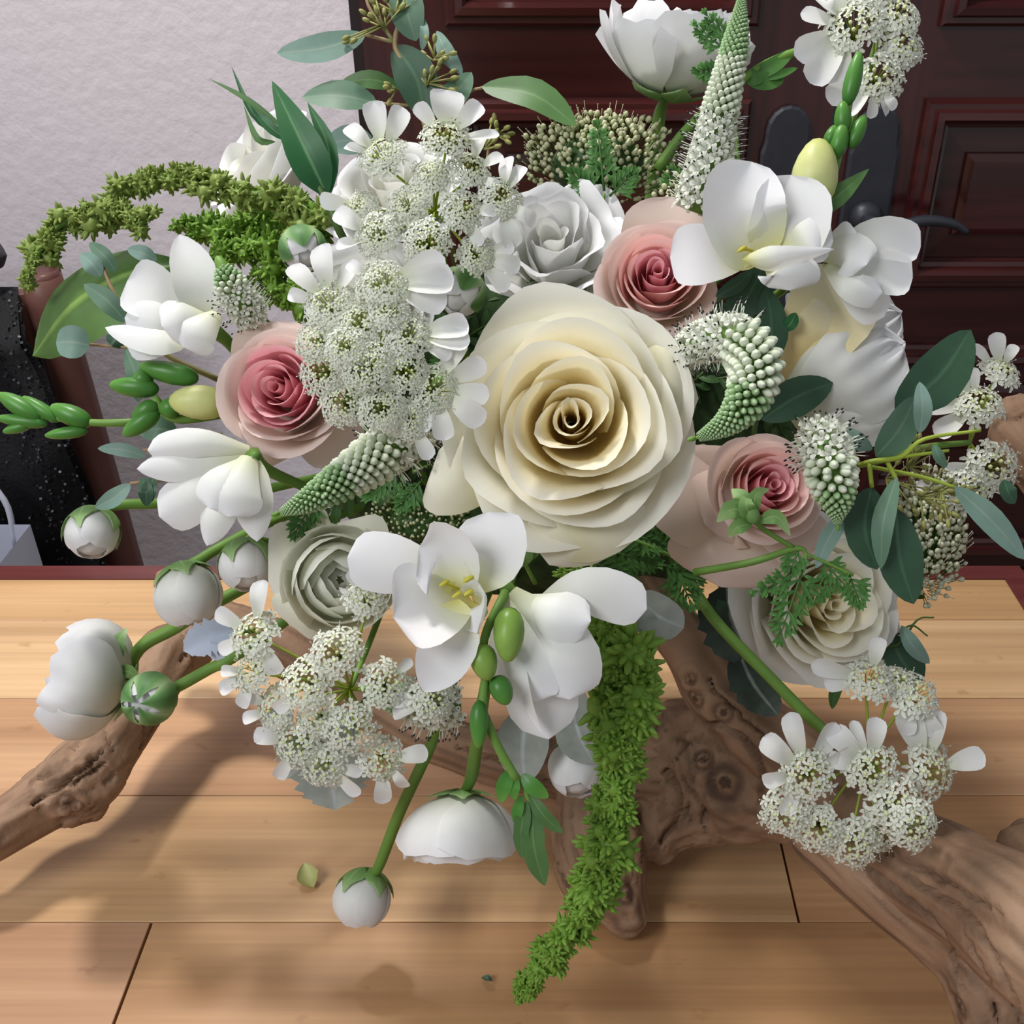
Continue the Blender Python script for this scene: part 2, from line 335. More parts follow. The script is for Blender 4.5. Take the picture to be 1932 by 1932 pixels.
# ------------------------------------------------------------------ table
tb = thing('table', 'bamboo plank table top framed with dark red mahogany', 'table', (0, .55, FZ))
YB = [.843, .779, .672, .564, .453, .345, .237, .129, .03]
XL, XR = -.70, .441
rows = [((224, 180, 130), None), ((236, 198, 150), None), ((216, 168, 124), None), ((218, 176, 137), [.1634]), ((204, 154, 110), [-.265]), ((210, 162, 118), [.1]), ((214, 166, 122), None), ((210, 162, 118), None)]
rnd = random.Random(5)
for i, (c, js) in enumerate(rows):
    xs = [XL]+(js or [])+[XR]
    for k in range(len(xs)-1):
        mb = MB(); mb.flat = True; g = .0003; a, b_ = xs[k]+(0.0009 if k else 0), xs[k+1]-(.0009 if k < len(xs)-2 else 0)
        y0, y1 = YB[i+1]+g, YB[i]-g; ch = .0004
        V = [(a, y0, -.02), (b_, y0, -.02), (b_, y1, -.02), (a, y1, -.02), (a, y0, -ch), (b_, y0, -ch), (b_, y1, -ch), (a, y1, -ch), (a+ch, y0+ch, 0), (b_-ch, y0+ch, 0), (b_-ch, y1-ch, 0), (a+ch, y1-ch, 0)]
        fs = [(j*4+q, j*4+(q+1) % 4, (j+1)*4+(q+1) % 4, (j+1)*4+q) for j in range(2) for q in range(4)]+[(8, 9, 10, 11)]
        mb.add(V, fs); o = mb.build('plank', BAM, tb)
        cc = [v+rnd.uniform(-4, 4) for v in c]
        if i == 4 and k == 0: cc = (206, 162, 126)
        if i == 3 and k == 1: cc = (214, 166, 120)
        o.color = lin(cc)
rw = .022
for x0, x1, y0, y1 in ((XL-rw, XR+rw, YB[0], YB[0]+rw), (XL-rw, XR+rw, YB[-1]-rw, YB[-1]), (XL-rw, XL, YB[-1], YB[0]), (XR, XR+rw, YB[-1], YB[0])):
    mb = MB(); mb.flat = True; mb.box(x0, x1, y0, y1, -.045, .001); mb.build('rim', MAHR, tb)
mb = MB(); mb.flat = True; mb.box(XL, XR, YB[-1], YB[0], -.04, -.0205); mb.build('underside', MAHR, tb)
for x in (XL+.03, XR-.03):
    for y in (YB[-1]+.03, YB[0]-.03):
        mb = MB(); mb.flat = True; mb.box(x-.025, x+.025, y-.025, y+.025, FZ, -.04); mb.build('leg', MAHR, tb)

# ------------------------------------------------------------------ chair, draped shawl, paper bag
ch = thing('chair', 'brown wooden chair with a dark cushion against the plaster wall', 'chair', (-.70, 1.15, FZ))
for x, nm in ((-.575, 'back_post'), (-.95, 'back_post')):
    mb = MB(); mb.tube([(Vector((x+.012, 1.17, FZ)), .025), (Vector((x+.006, 1.165, -.3)), .025), (Vector((x, 1.155, .165)), .024), (Vector((x, 1.155, .178)), .018)], 8); mb.build(nm, BROWN, ch)
mb = MB(); mb.flat = True; mb.box(-.945, -.58, 1.145, 1.165, .10, .178); mb.build('top_rail', BROWN, ch)
mb = MB(); mb.flat = True; mb.box(-.93, -.60, 1.15, 1.16, -.2, .1); mb.build('back_panel', BROWN, ch)
mb = MB(); mb.flat = True; mb.box(-.98, -.545, .885, 1.19, -.34, -.29); mb.build('seat', BROWN, ch)
for x in (-.95, -.57):
    mb = MB(); mb.flat = True; mb.box(x-.02, x+.02, .89, .93, FZ, -.34); mb.build('leg', BROWN, ch)
mb = MB(); mb.ell(Vector((-.72, 1.15, .222)), RT, .115, .036, 14, 8); mb.build('cushion', GREYC, ch, 'dark grey cushion hung over the chair back')
mb = MB(); rnd = random.Random(3)
def shw(u, v):
    x = -.80+.195*(u+1)/2*(1+.35*v)+.018*math.sin(v*5); k = sm((v-.08)/.12)
    y = 1.155-.06*min(1, v/.1)-(.006*math.sin(u*9+v*3)+.008*math.sin(v*14+u*3)+.012*math.sin(math.pi*v))*k; z = .184-.464*v*min(1, v/.1+.3)
    return Vector((x, y, z))
mb.grid(lambda u, v: shw(u, v), [i/16-1 for i in range(33)], [j/40 for j in range(41)])
mb.grid(lambda u, v: shw(u, v)+Vector((0, .016*sm(v/.1), 0)), [i/16-1 for i in range(33)], [j/40 for j in range(41)])
sh = single('sequin_shawl', mb, BLK, 'black sequined shawl draped over the chair back', 'shawl', (-.70, 1.12, -.29))
SQ = organic('sequin_dark', [(0, (24, 25, 31)), (1, (28, 30, 38))], tr=0, rough=.45, spec=.5)
mb = MB(); mb.flat = True
for i in range(900):
    u = rnd.uniform(-1, 1) if rnd.random() < .5 else rnd.uniform(.6, 1); v = rnd.random(); c = shw(u, v)+Vector((rnd.uniform(0, .012) if u > .8 else 0, -.002, 0))
    a = Vector((rnd.gauss(0, 1), rnd.gauss(0, 1), rnd.gauss(0, 1))).normalized()*.002; b_ = a.orthogonal().normalized()*.002
    mb.add([c+a, c+b_, c-a, c-b_], [(0, 1, 2, 3)])
mb.build('sequins', SQ, sh, kind='stuff')
bg = thing('paper_bag', 'white paper carrier bag with twisted handle standing on the chair', 'bag', (-.70, 1.0, -.29))
mb = MB(); mb.flat = True
x0, x1, y0, y1, z0, z1 = -.80, -.607, .95, 1.04, -.289, -.062
V = [(x0, y0, z0), (x1, y0, z0), (x1, y1, z0), (x0, y1, z0), (x0, y0, z1), (x1, y0, z1), (x1, y1, z1), (x0, y1, z1)]
mb.add(V, [(0, 3, 2, 1), (0, 1, 5, 4), (2, 3, 7, 6), (1, 2, 6), (1, 6, 5), (0, 4, 7, 3)]); mb.build('bag_body', PAPER, bg)
for yy in (y0-.002, y1+.002):
    mb = MB(); xm = -.655; mb.tube([(Vector((xm-.032, yy, z1-.03)), .0035), (Vector((xm-.030, yy, z1+.03)), .0035), (Vector((xm, yy, z1+.068)), .0035), (Vector((xm+.026, yy, z1+.03)), .0035), (Vector((xm+.022, yy, z1-.03)), .0035)], 8, 20); mb.build('handle', PAPER, bg)

# ------------------------------------------------------------------ driftwood
def driftwood():
    limbs = [
        # the long left arm
        [(-190, 1700, .020, 40), (-90, 1620, .045, 46), (0, 1560, .058, 52), (90, 1505, .058, 58), (165, 1455, .068, 76), (215, 1400, .072, 66), (270, 1320, .08, 54), (312, 1240, .088, 58), (350, 1215, .09, 54), (425, 1185, .095, 50), (560, 1240, .08, 46), (700, 1330, .06, 46), (860, 1405, .05, 48), (1000, 1440, .05, 60), (1150, 1450, .06, 70), (1290, 1450, .065, 80)],
        # bump and stub under the left arm
        [(165, 1455, .065, 60), (140, 1520, .05, 38), (180, 1528, .045, 24)],
        # upright limb into the flowers, running down to the right
        [(1150, 1010, .20, 46), (1200, 1085, .18, 48), (1243, 1155, .16, 50), (1312, 1250, .14, 60), (1378, 1335, .12, 68), (1480, 1425, .105, 78), (1580, 1515, .095, 84), (1700, 1610, .10, 92), (1830, 1690, .115, 108), (1960, 1780, .13, 130), (2080, 1900, .13, 120)],
        # swollen twisted knot
        [(1290, 1390, .075, 76), (1335, 1445, .07, 112), (1320, 1510, .055, 86), (1250, 1560, .035, 55)],
        [(1400, 1480, .07, 110), (1480, 1520, .075, 70), (1600, 1560, .09, 70)],
        # lobes at the front
        [(1150, 1420, .06, 80), (1120, 1540, .045, 78), (1140, 1640, .035, 86), (1180, 1720, .018, 52)],
        [(1260, 1500, .05, 60), (1245, 1590, .035, 45)],
        # big foot down to the right
        [(1560, 1560, .09, 74), (1660, 1640, .085, 84), (1770, 1740, .08, 84), (1845, 1850, .07, 72), (1890, 1990, .035, 70), (1900, 2080, .02, 66)],
        # dark branch behind, outside the frame and up to the right edge
        [(2010, 1740, .10, 90), (1960, 1640, .09, 95), (1890, 1640, .07, 50), (1830, 1615, .06, 28)],
        [(2040, 1780, .12, 90), (2130, 1500, .17, 70), (2100, 1150, .22, 62), (2010, 920, .255, 64), (1935, 810, .27, 62), (1925, 780, .28, 48)],
        # stub behind the buds
        [(425, 1185, .09, 40), (370, 1120, .10, 34), (330, 1095, .105, 40)],
    ]
    mb = MB(); segs = []
    for li, L in enumerate(limbs):
        pts = []
        for x, y, z, r in L:
            c = ZP(x, y, z); d = (c-CAM).dot(FWD); pts.append((c, r*d/F))
        mb.tube(pts, 14, 6*(len(pts)-1)+1)
        q = cr([tuple(c)+(r,) for c, r in pts], 12*(len(pts)-1)+1); s = 0
        for a, b in zip(q, q[1:]):
            l = np.linalg.norm(b[:3]-a[:3]); segs.append((a[:3], b[:3], (a[3]+b[3])/2, s, l, li)); s += l
        mb.ell(pts[0][0], pts[1][0]-pts[0][0], pts[0][1]*.9, pts[0][1]*.98, 12, 8); mb.ell(pts[-1][0], pts[-1][0]-pts[-2][0], pts[-1][1]*.9, pts[-1][1]*.98, 12, 8)
    me = mb.mesh('tmp', DRIFT); o = bpy.data.objects.new('tmp', me); COL.objects.link(o)
    md = o.modifiers.new('r', 'REMESH'); md.mode = 'VOXEL'; md.voxel_size = .0022
    sm_ = o.modifiers.new('s', 'SMOOTH'); sm_.iterations = 8; sm_.factor = .6
    dg = bpy.context.evaluated_depsgraph_get(); ev = o.evaluated_get(dg); nm = bpy.data.meshes.new_from_object(ev)
    bpy.data.objects.remove(o)
    n = len(nm.vertices); co = np.empty(n*3); nm.vertices.foreach_get('co', co); co = co.reshape(-1, 3)
    no = np.empty(n*3); nm.vertices.foreach_get('normal', no); no = no.reshape(-1, 3)
    best = np.full(n, 1e9); S = np.zeros(n); LI = np.zeros(n); off = np.zeros((n, 3)); RRr = np.zeros(n)
    for a, b, r, s, l, li in segs:
        ab = b-a; t = np.clip(((co-a)@ab)/max(l*l, 1e-9), 0, 1); c = a+t[:, None]*ab; dv = co-c; dd = np.linalg.norm(dv, axis=1)-r; un = ab/max(l, 1e-9); dv = dv-(dv@un)[:, None]*un
        k = dd < best; best[k] = dd[k]; S[k] = (s+t*l)[k]; LI[k] = li; off[k] = dv[k]; RRr[k] = r
    rel = co-np.array(CAM); dep = rel@np.array(FWD); pxx = CX+F*(rel@np.array(RT))/dep; pyy = CY-F*(rel@np.array(UP))/dep
    knots = []
    for kx, ky, kr in ((1362, 1468, 46), (1318, 1425, 26), (1303, 1320, 24), (1355, 1345, 26), (1296, 1282, 16), (122, 1528, 24), (150, 1533, 20), (1195, 1690, 26), (1798, 1908, 26)):
        near = np.where((pxx-kx)**2+(pyy-ky)**2 < 150)[0]
        if len(near): q = near[np.argmin(dep[near])]; knots.append((co[q].copy(), kr*dep[q]/F))
    rift = np.zeros(n)                                   # the long open cracks of the weathered wood
    for line, wd in (([(1690, 1648), (1760, 1690), (1815, 1735), (1858, 1800), (1888, 1870), (1915, 1940)], 7), ([(1600, 1610), (1690, 1690), (1760, 1770), (1800, 1860)], 5), ([(1800, 1760), (1850, 1850), (1870, 1930)], 4), ([(1262, 1420), (1290, 1385), (1345, 1374), (1402, 1400), (1425, 1470), (1418, 1520)], 6), ([(1238, 1450), (1262, 1500), (1256, 1550)], 6),
                     ([(1268, 1470), (1305, 1520), (1328, 1580)], 5), ([(1232, 1586), (1262, 1556), (1280, 1520)], 6), ([(1395, 1405), (1432, 1470), (1455, 1530)], 5), ([(70, 1505), (120, 1465), (170, 1432), (205, 1405)], 6), ([(140, 1490), (185, 1462), (215, 1440)], 5), ([(1660, 1600), (1760, 1650), (1880, 1720)], 4), ([(850, 1395), (920, 1425), (990, 1455)], 5), ([(1330, 1270), (1400, 1350), (1470, 1400)], 3)):
        pts = []
        for q in cr(line, 24):
            near = np.where((pxx-q[0])**2+(pyy-q[1])**2 < 260)[0]
            if len(near): k = near[np.argmin(dep[near])]; pts.append((co[k], wd*dep[k]/F))
        for j, ((a, w1), (b, w2)) in enumerate(zip(pts, pts[1:])):
            ab = b-a; l2 = max(ab@ab, 1e-12)
            if l2 > .0016: continue
            t = np.clip(((co-a)@ab)/l2, 0, 1); dd = np.linalg.norm(co-a-t[:, None]*ab, axis=1)
            e = min(1, j/4+.2, (len(pts)-2-j)/4+.2); rift = np.maximum(rift, np.clip(1.5-dd/(w1*e*.75), 0, 1))
    pv = np.zeros(n); pu = np.zeros(n)
    for i in range(n):
        o_ = off[i]; r = max(RRr[i], .005); rq = max(r, .042); q = Vector((o_[0]/rq*1.7+LI[i]*7, o_[1]/rq*1.7, o_[2]/rq*1.7))
        sv = S[i]
        q2 = q*1.5+Vector((sv*1.8, sv*2.4, sv*1.6))
        g = noise.noise(q2*1.0); g2 = noise.noise(q2*2.2+Vector((3, 1, 4))); g3 = noise.noise(q2*5+Vector((9, 2, 1)))
        big = noise.noise(Vector(co[i])*22)
        crack = max(0, 1-abs(g2)/.055)*max(0, min(1, (noise.noise(Vector(co[i])*11+Vector((5, 5, 5)))+.02)*5))
        h = .0048*big+.0034*g+.0018*g2+.0004*g3*min(1, r/.03)-.0045*crack*min(1, r/.03)
        h -= .0085*rift[i]; v = .5+.55*noise.noise(q2*2.4+Vector((31, 17, 8)))+.25*noise.noise(q2*5+Vector((3, 41, 12))); k_ = 0
        for kc, kr in knots:
            dk = np.linalg.norm(co[i]-kc)/kr
            if dk < 2.2:
                ring = math.cos(dk*math.pi*1.5); wgt = max(0, 1-dk/2.2)
                h += kr*.24*ring*wgt; k_ = max(k_, max(0, -ring-.35)*1.1*min(1, wgt*2)); 
                if dk < .3: k_ = max(k_, .9); h -= kr*.1
        co[i] += no[i]*h; pv[i] = min(1, max(0, v)); pu[i] = min(1, k_)
    co[:, 2] = np.maximum(co[:, 2], .0008)
    nm.vertices.foreach_set('co', co.ravel())
    for a_, dat in (('pv', pv), ('pu', pu)):
        at = nm.attributes.get(a_) or nm.attributes.new(a_, 'FLOAT', 'POINT'); at.data.foreach_set('value', dat)
    nm.materials.clear(); nm.materials.append(DRIFT); nm.polygons.foreach_set('use_smooth', [True]*len(nm.polygons)); nm.update()
    ob = bpy.data.objects.new('driftwood', nm); COL.objects.link(ob)
    ob['label'] = 'gnarled brown driftwood branch with knots carrying the whole bouquet'; ob['category'] = 'driftwood'; nm.name = 'driftwood'
driftwood()

# ------------------------------------------------------------------ plant builders
OVATE = [(0, .0), (.06, .38), (.18, .72), (.38, .98), (.5, 1), (.68, .9), (.84, .62), (.94, .33), (1, 0)]
LANCE = [(0, 0), (.08, .4), (.25, .85), (.42, 1), (.6, .86), (.8, .5), (.93, .2), (1, 0)]
ROUND = [(0, 0), (.04, .4), (.14, .74), (.3, .95), (.5, 1), (.7, .95), (.86, .74), (.96, .4), (1, 0)]
PETAL = [(0, .22), (.15, .4), (.35, .74), (.55, .96), (.68, 1), (.8, .94), (.9, .74), (.965, .46), (1, 0)]
BLUNT = [(0, .3), (.15, .5), (.35, .78), (.6, .98), (.78, 1), (.89, .88), (.96, .6), (1, 0)]
def sheet(mb, C, width, shape=OVATE, hint=None, roll=0, fold=0, cup=0, wave=0, nu=6, nv=12, seed=0, lobe=0, teeth=0, frill=0, mi=0):
    """thin curved leaf or petal along world points C"""
    q = [Vector(a) for a in cr([tuple(c) for c in C], 41)]
    vv = [(1-math.cos(math.pi*j/nv))/2 for j in range(nv+1)]; us = [2*i/nu-1 for i in range(nu+1)]
    hint = hint or -FWD; rn = random.Random(seed); ph = rn.uniform(0, 6)
    cache = {}
    for v in vv:
        k = min(39, int(v*40)); f = v*40-k; c = q[k].lerp(q[k+1], f); t = (q[min(40, k+2)]-q[max(0, k-1)]).normalized()
        N = (hint-t*hint.dot(t))
        if N.length < 1e-3: N = t.orthogonal()
        N = Matrix.Rotation(R(roll), 3, t) @ N.normalized(); cache[v] = (c, t, N, t.cross(N))
    def fn(u, v):
        c, t, N, B = cache[v]; w = width/2*interp(shape, v)
        if teeth: w *= 1+teeth*(abs(((v*9) % 1)-.5)*2-.5)*(.3+.7*abs(u))
        p = c+B*(u*w)+N*(fold*abs(u)*w+cup*u*u*w+wave*width*math.sin(v*9+ph+u*2)*abs(u))
        if frill: k = frill*width*sm((v-.45)/.55); p += N*(k*math.sin(u*13+ph))+t*(k*.5*math.sin(u*19+ph*2))
        if lobe: p -= t*(width*lobe*max(0, 1-abs(u)*1.6)*sm((v-.75)/.25))
        return p
    mb.grid(fn, us, vv, mi)
def pp(d, *pts):                    # pixel points with depth offsets given in pixels at that depth
    return [P(p[0], p[1], d+(p[2] if len(p) > 2 else 0)*d/F) for p in pts]
def stem_part(t, pts, mat=STEM, name='stem', n=8):       # pts: (x, y, d, radius px)
    mb = MB(); mb.tube([(P(x, y, d), r*d/F) for x, y, d, r in pts], n); return mb.build(name, mat, t)

def bez(p, t):
    a = [(1-t)**3, 3*t*(1-t)**2, 3*t*t*(1-t), t**3]
    return sum(a[i]*p[i][0] for i in range(4)), sum(a[i]*p[i][1] for i in range(4))
def wrapped(M, R_, prof, ha, th, spiral=.1, ruffle=0, edge=0, point=0, notch=.36, seed=0, nu=12, nv=14, rk=5, roll=.03):
    """petal wrapped round the flower axis; prof = four (r, z) control points in units of R_"""
    rn = random.Random(seed); p1, p2, p3 = rn.uniform(0, 6), rn.uniform(0, 6), rn.uniform(0, 6); mb = MB(); pc = rn.uniform(-.25, .25); sk = rn.uniform(-.05, .05)
    def fn(u, v):
        top = 1-notch*abs(u)**3+sk*u*(1-u*u)
        ve = v*top; r, z = bez(prof, ve)
        e = edge*abs(u)**3*v**2.5; q = math.exp(-((u-pc)/.3)**2)*v**4*point
        vr = max(0, (v-.8)/.2); rl = roll*vr*vr*(1-.5*abs(u)**2)
        r = r*(1+spiral*u)+e*.5+rl+q; z += -e*.6-rl*.55-q*.2
        if ruffle:
            k = v**3*ruffle; r += k*math.sin(rk*u+p1)+.4*k*math.sin(2.3*rk*u+p2); z += k*.8*math.sin(rk*1.3*u+p3)
        a = th+u*ha*(.45+.55*sm(v*1.7))
        return M @ Vector((r*R_*math.cos(a), r*R_*math.sin(a), z*R_))
    mb.grid(fn, [2*i/nu-1 for i in range(nu+1)], [1-(1-j/nv)**1.35 for j in range(nv+1)])
    return mb

def sepals(t, M, R_, n, ln, wd, mat=SEP, zb=-.62, spread=1.0, up=.3, seed=0):
    for k in range(n):
        th = 2*math.pi*k/n+.4; mb = MB()
        C = [M @ (Vector((math.cos(th)*r*R_, math.sin(th)*r*R_, z*R_))) for r, z in ((.08, zb), (.5*spread, zb+.06), (.8*spread, zb+up*.6), (1.0*spread*ln, zb+up))]
        sheet(mb, C, wd*R_, LANCE, hint=(M.to_3x3() @ Vector((0, 0, -1))), fold=-.1, cup=-.3, nu=4, nv=8); mb.build('sepal', mat, t)

FX, FY_, FD, FRX, FRY, FRD = 1050, 800, .735, 455, 318, .07      # foam mound: centre pixel, depth, half sizes
def foam_at(x, y, k=.97):
    dx, dy = (x-FX)/FRX, (y-FY_)/FRY; q = math.hypot(dx, dy); f = min(1, k/max(q, 1e-6))
    dx, dy = dx*f, dy*f
    return FX+dx*FRX, FY_+dy*FRY, FD-FRD*math.sqrt(max(0, 1-dx*dx-dy*dy))
def pix(p):
    r = p-CAM; d = r.dot(FWD); return CX+F*r.dot(RT)/d, CY-F*r.dot(UP)/d, d
def seat_stem(mb, base, ax, r0, r1):       # from the back of a head, bending into the mound where it stands
    x, y, d = pix(base-ax*.012); e = P(*foam_at(x, y, .9)); v = (e-base).normalized()
    mb.tube([(base, r0), (base-ax*min(.012, (e-base).length*.3), r1), (e+v*.004, r1)], 8)
def rose(label, cat, x, y, d, dia, ax, mats, layers, seed, ruffle=0, name='rose', group=None, sep=True, zb=-.7, stem=None, tilt=None, edge=.1, point=.03):
    c = P(x, y, d); Rr = dia/2*d/F; M = frame(c, ax); base = c-ax.normalized()*Rr*.7
    t = thing(name, label, cat, base, group); rn = random.Random(seed)
    for li, (n, rho, h, ha, curl, mi) in enumerate(layers):
        off = rn.uniform(0, 6.28)
        for k in range(n):
            th = off+2*math.pi*k/n+rn.uniform(-.12, .12); j = rn.uniform(-.025, .025); jr = rn.uniform(.94, 1.05)
            rh = rho*jr
            prof = [(.06, zb), (rh*1.12+.04, zb+.1), (rh*(.86 if rho < .65 else .96), h-.24+j), (rh+curl*rn.uniform(.75, 1.25), h+j-(.5*curl if curl > .08 else 0))]
            mb = wrapped(M, Rr, prof, ha*rn.uniform(.92, 1.1), th, spiral=.17 if rho < .5 else .09, ruffle=ruffle*rho, edge=edge*rho, point=point*rn.uniform(.2, 1.9)*(.7+.3*rho), seed=seed*97+li*11+k, roll=.018+.03*rho, nu=16 if ruffle else 14, nv=16)
            mb.build('petal', mats[mi], t)
    if sep: sepals(t, M, Rr, 5, 1.0, .3, zb=zb-.02, spread=.7, up=.25)
    mb = MB(); seat_stem(mb, base, ax.normalized(), .0042, .0034); mb.build('stem', STEMD, t)
    return t
ROSE = [(2, .05, .24, 2.5, .0, 0), (2, .11, .25, 2.1, .01, 0), (2, .20, .27, 2.0, .02, 0), (3, .34, .27, 1.55, .07, 0), (3, .47, .25, 1.5, .09, 1), (4, .60, .15, 1.2, .12, 1), (5, .72, .02, 1.0, .16, 2), (5, .78, -.14, 1.0, .22, 2)]
PROSE = [(2, .08, .36, 2.4, -.01, 0), (2, .17, .38, 2.0, -.01, 0), (3, .30, .38, 1.55, .0, 0), (3, .44, .35, 1.5, .015, 1), (3, .58, .28, 1.45, .03, 1), (4, .68, .20, 1.2, .07, 2), (4, .76, .06, 1.2, .22, 2)]
LISI = [(2, .14, .20, 1.9, .03, 0), (3, .33, .26, 1.5, .06, 1), (4, .54, .22, 1.15, .12, 1), (5, .70, .10, 1.05, .22, 2), (4, .74, -.04, 1.1, .30, 2)]

def ranunculus(label, x, y, d, dia, ax, seed, openness=0., nl=6, mats=(WG, W, W), stem=None, name='ranunculus', zstretch=1., ruffle=.02, sep=5, hollow=.25, smat=STEM, sepmat=SEP, group=None, lean=0, cat='flower', sepend=.5, per=5, close=58, loose=0):
    """ball of cupped petals; stem: pixel points from the flower back into the bouquet"""
    c = P(x, y, d); Rr = dia/2*d/F; a = ax.normalized(); M = frame(c, a); base = c-a*Rr*zstretch
    t = thing(name, label, cat, base, group); rn = random.Random(seed)
    for li in range(nl):
        f = (li+1)/nl; rho = hollow+(1-hollow)*f; end = R(175-close*f*f-openness*f*45); off = rn.uniform(0, 6)
        ha = math.pi/per*(1.55-loose*.5)
        for k in range(per):
            th = off+k*2*math.pi/per+rn.uniform(-.1, .1); jr = rn.uniform(.96, 1.03); je = end+R(rn.uniform(-6, 6)*(1+2*loose)); mb = MB(); op = openness*(1+loose*rn.uniform(-.9, .9))
            p1, p2 = rn.uniform(0, 6), rn.uniform(0, 6); ru = ruffle*f
            def fn(u, v):
                al = R(8)+(je-R(8))*v*(1-.14*abs(u)**2.5); r = rho*jr*math.sin(al)*(1+.05*u); z = -rho*math.cos(al)*zstretch-(1-rho)*.72*zstretch
                if openness: r += op*.5*f*v**3; z -= op*.12*f*v**3
                k_ = ru*v**3; r *= 1+(.012+.25*ruffle)*math.sin(8*u+p2)*v*(1-u*u); r += k_*math.sin(5*u+p1); z += k_*math.sin(7*u+p2)
                aa = th+u*ha*(.5+.5*sm(v*1.6)); return M @ Vector((r*Rr*math.cos(aa), r*Rr*math.sin(aa), z*Rr))
            mb.grid(fn, [2*i/8-1 for i in range(9)], [j/11 for j in range(12)])
            mb.build('petal', mats[0] if f < .45 else mats[1] if f < .8 else mats[2], t)
    if close < 40:
        mb = MB(); mb.ell(c, a, Rr*.86*zstretch, Rr*.86, 14, 9); mb.build('inner_petals', mats[2], t)
    for k in range(sep):
        th = 2*math.pi*k/sep+.7+seed; mb = MB(); en = R(180)*sepend
        def fs(u, v):
            al = R(3)+(en-R(3))*v*(1-.2*u*u); w = (math.pi/sep*1.02)*max(.05, math.sin(math.pi*min(1, .12+.62*v))**.8*(1-sm((v-.7)/.3)*(.75 if sepend < .75 else .12)))
            g = 1.075+.03*(1-u*u)
            if sepend >= .75: w = math.pi/sep*1.03*(1-.25*sm((v-.85)/.15))
            r = g*math.sin(al); aa = th+u*w; return M @ Vector((r*Rr*math.cos(aa), r*Rr*math.sin(aa), -g*math.cos(al)*zstretch*Rr))
        mb.grid(fs, [2*i/6-1 for i in range(7)], [j/9 for j in range(10)]); mb.build('sepal', sepmat, t)
    if stem:
        pts = [(base+a*Rr*.06, 5*d/F)]+[(P(*s[:3]), (s[3] if len(s) > 3 else 9)*s[2]/F) for s in stem]
        if len(stem) > 0 and max(abs(stem[-1][0]-FX)/FRX, abs(stem[-1][1]-FY_)/FRY) < 1.9: pts.append((P(*foam_at(stem[-1][0], stem[-1][1], .92))+FWD*.004, 8*.7/F))
        mb = MB(); mb.tube(pts, 9); mb.build('stem', smat, t)
    return t

def px_flower(name, label, cat, x, y, d, tepals, mats=WFR, group=None, stems=(), stamens=()):
    t = thing(name, label, cat, P(x, y, d+.01), group)
    for k, tp in enumerate(tepals):
        pts, wd = tp[0], tp[1]; o = tp[2] if len(tp) > 2 else {}
        mb = MB(); oo = dict(cup=.25, shape=PETAL, nu=8, nv=14); oo.update(o); mt = oo.pop('mat', mats)
        sheet(mb, pp(d, *pts), wd*d/F, seed=k, **oo); mb.build('tepal', mt, t)
    for pts in stems:
        mb = MB(); q = pts[-1]; mb.tube([(P(a, b, d+c*d/F), r*d/F) for a, b, c, r in pts]+[(P(*foam_at(q[0], q[1], .92))+FWD*.004, 8*.7/F)], 8); mb.build('stem', STEM, t)
    for pts in stamens:
        mb = MB(); mb.tube([(P(a, b, d+c*d/F), 3*d/F) for a, b, c in pts], 6); e = pts[-1]
        mb.ell(P(e[0], e[1], d+e[2]*d/F), RT+UP*.6, 11*d/F, 4.5*d/F); mb.build('stamen', YEL, t)
    return t

def bud_part(t, d, x0, y0, x1, y1, wd, mat, name='bud', dz=0, sharp=.45):
    a, b = P(x0, y0, d), P(x1, y1, d+dz*d/F); mb = MB(); mb.ell((a+b)/2, b-a, (b-a).length/2, wd/2*d/F, 10, 9, sharp=sharp); return mb.build(name, mat, t)
def leaf_part(t, d, pts, wd, mat, name='leaf', **kw):
    mb = MB(); o = dict(shape=OVATE, fold=.12, nu=6, nv=12); o.update(kw); sheet(mb, pp(d, *pts), wd*d/F, **o); return mb.build(name, mat, t)
def sprig(name, label, cat, loc, stems, leaves, d, smat=STEM, group=None):
    """stems: lists of (x, y, dz, r); leaves: ((x0,y0,x1,y1), width, mat, options)"""
    t = thing(name, label, cat, P(loc[0], loc[1], d), group)
    for s in stems:
        mb = MB(); mb.tube([(P(a, b, d+c*d/F), r*d/F) for a, b, c, r in s], 7); mb.build('stem', smat, t)
    for k, lf in enumerate(leaves):
        (x0, y0, x1, y1), wd, mt = lf[:3]; o = dict(lf[3]) if len(lf) > 3 else {}
        dz = o.pop('dz', 0); bow = o.pop('bow', 10); dt = o.pop('dt', 0)
        mx, my = (x0+x1)/2, (y0+y1)/2; nx, ny = -(y1-y0), (x1-x0); l = math.hypot(nx, ny)+1e-6; b = o.pop('bend', .06)*l
        leaf_part(t, d, [(x0, y0, dz), (mx+nx/l*b, my+ny/l*b, dz-bow+dt/2), (x1, y1, dz+dt)], wd, mt, seed=k, **o)
    return t

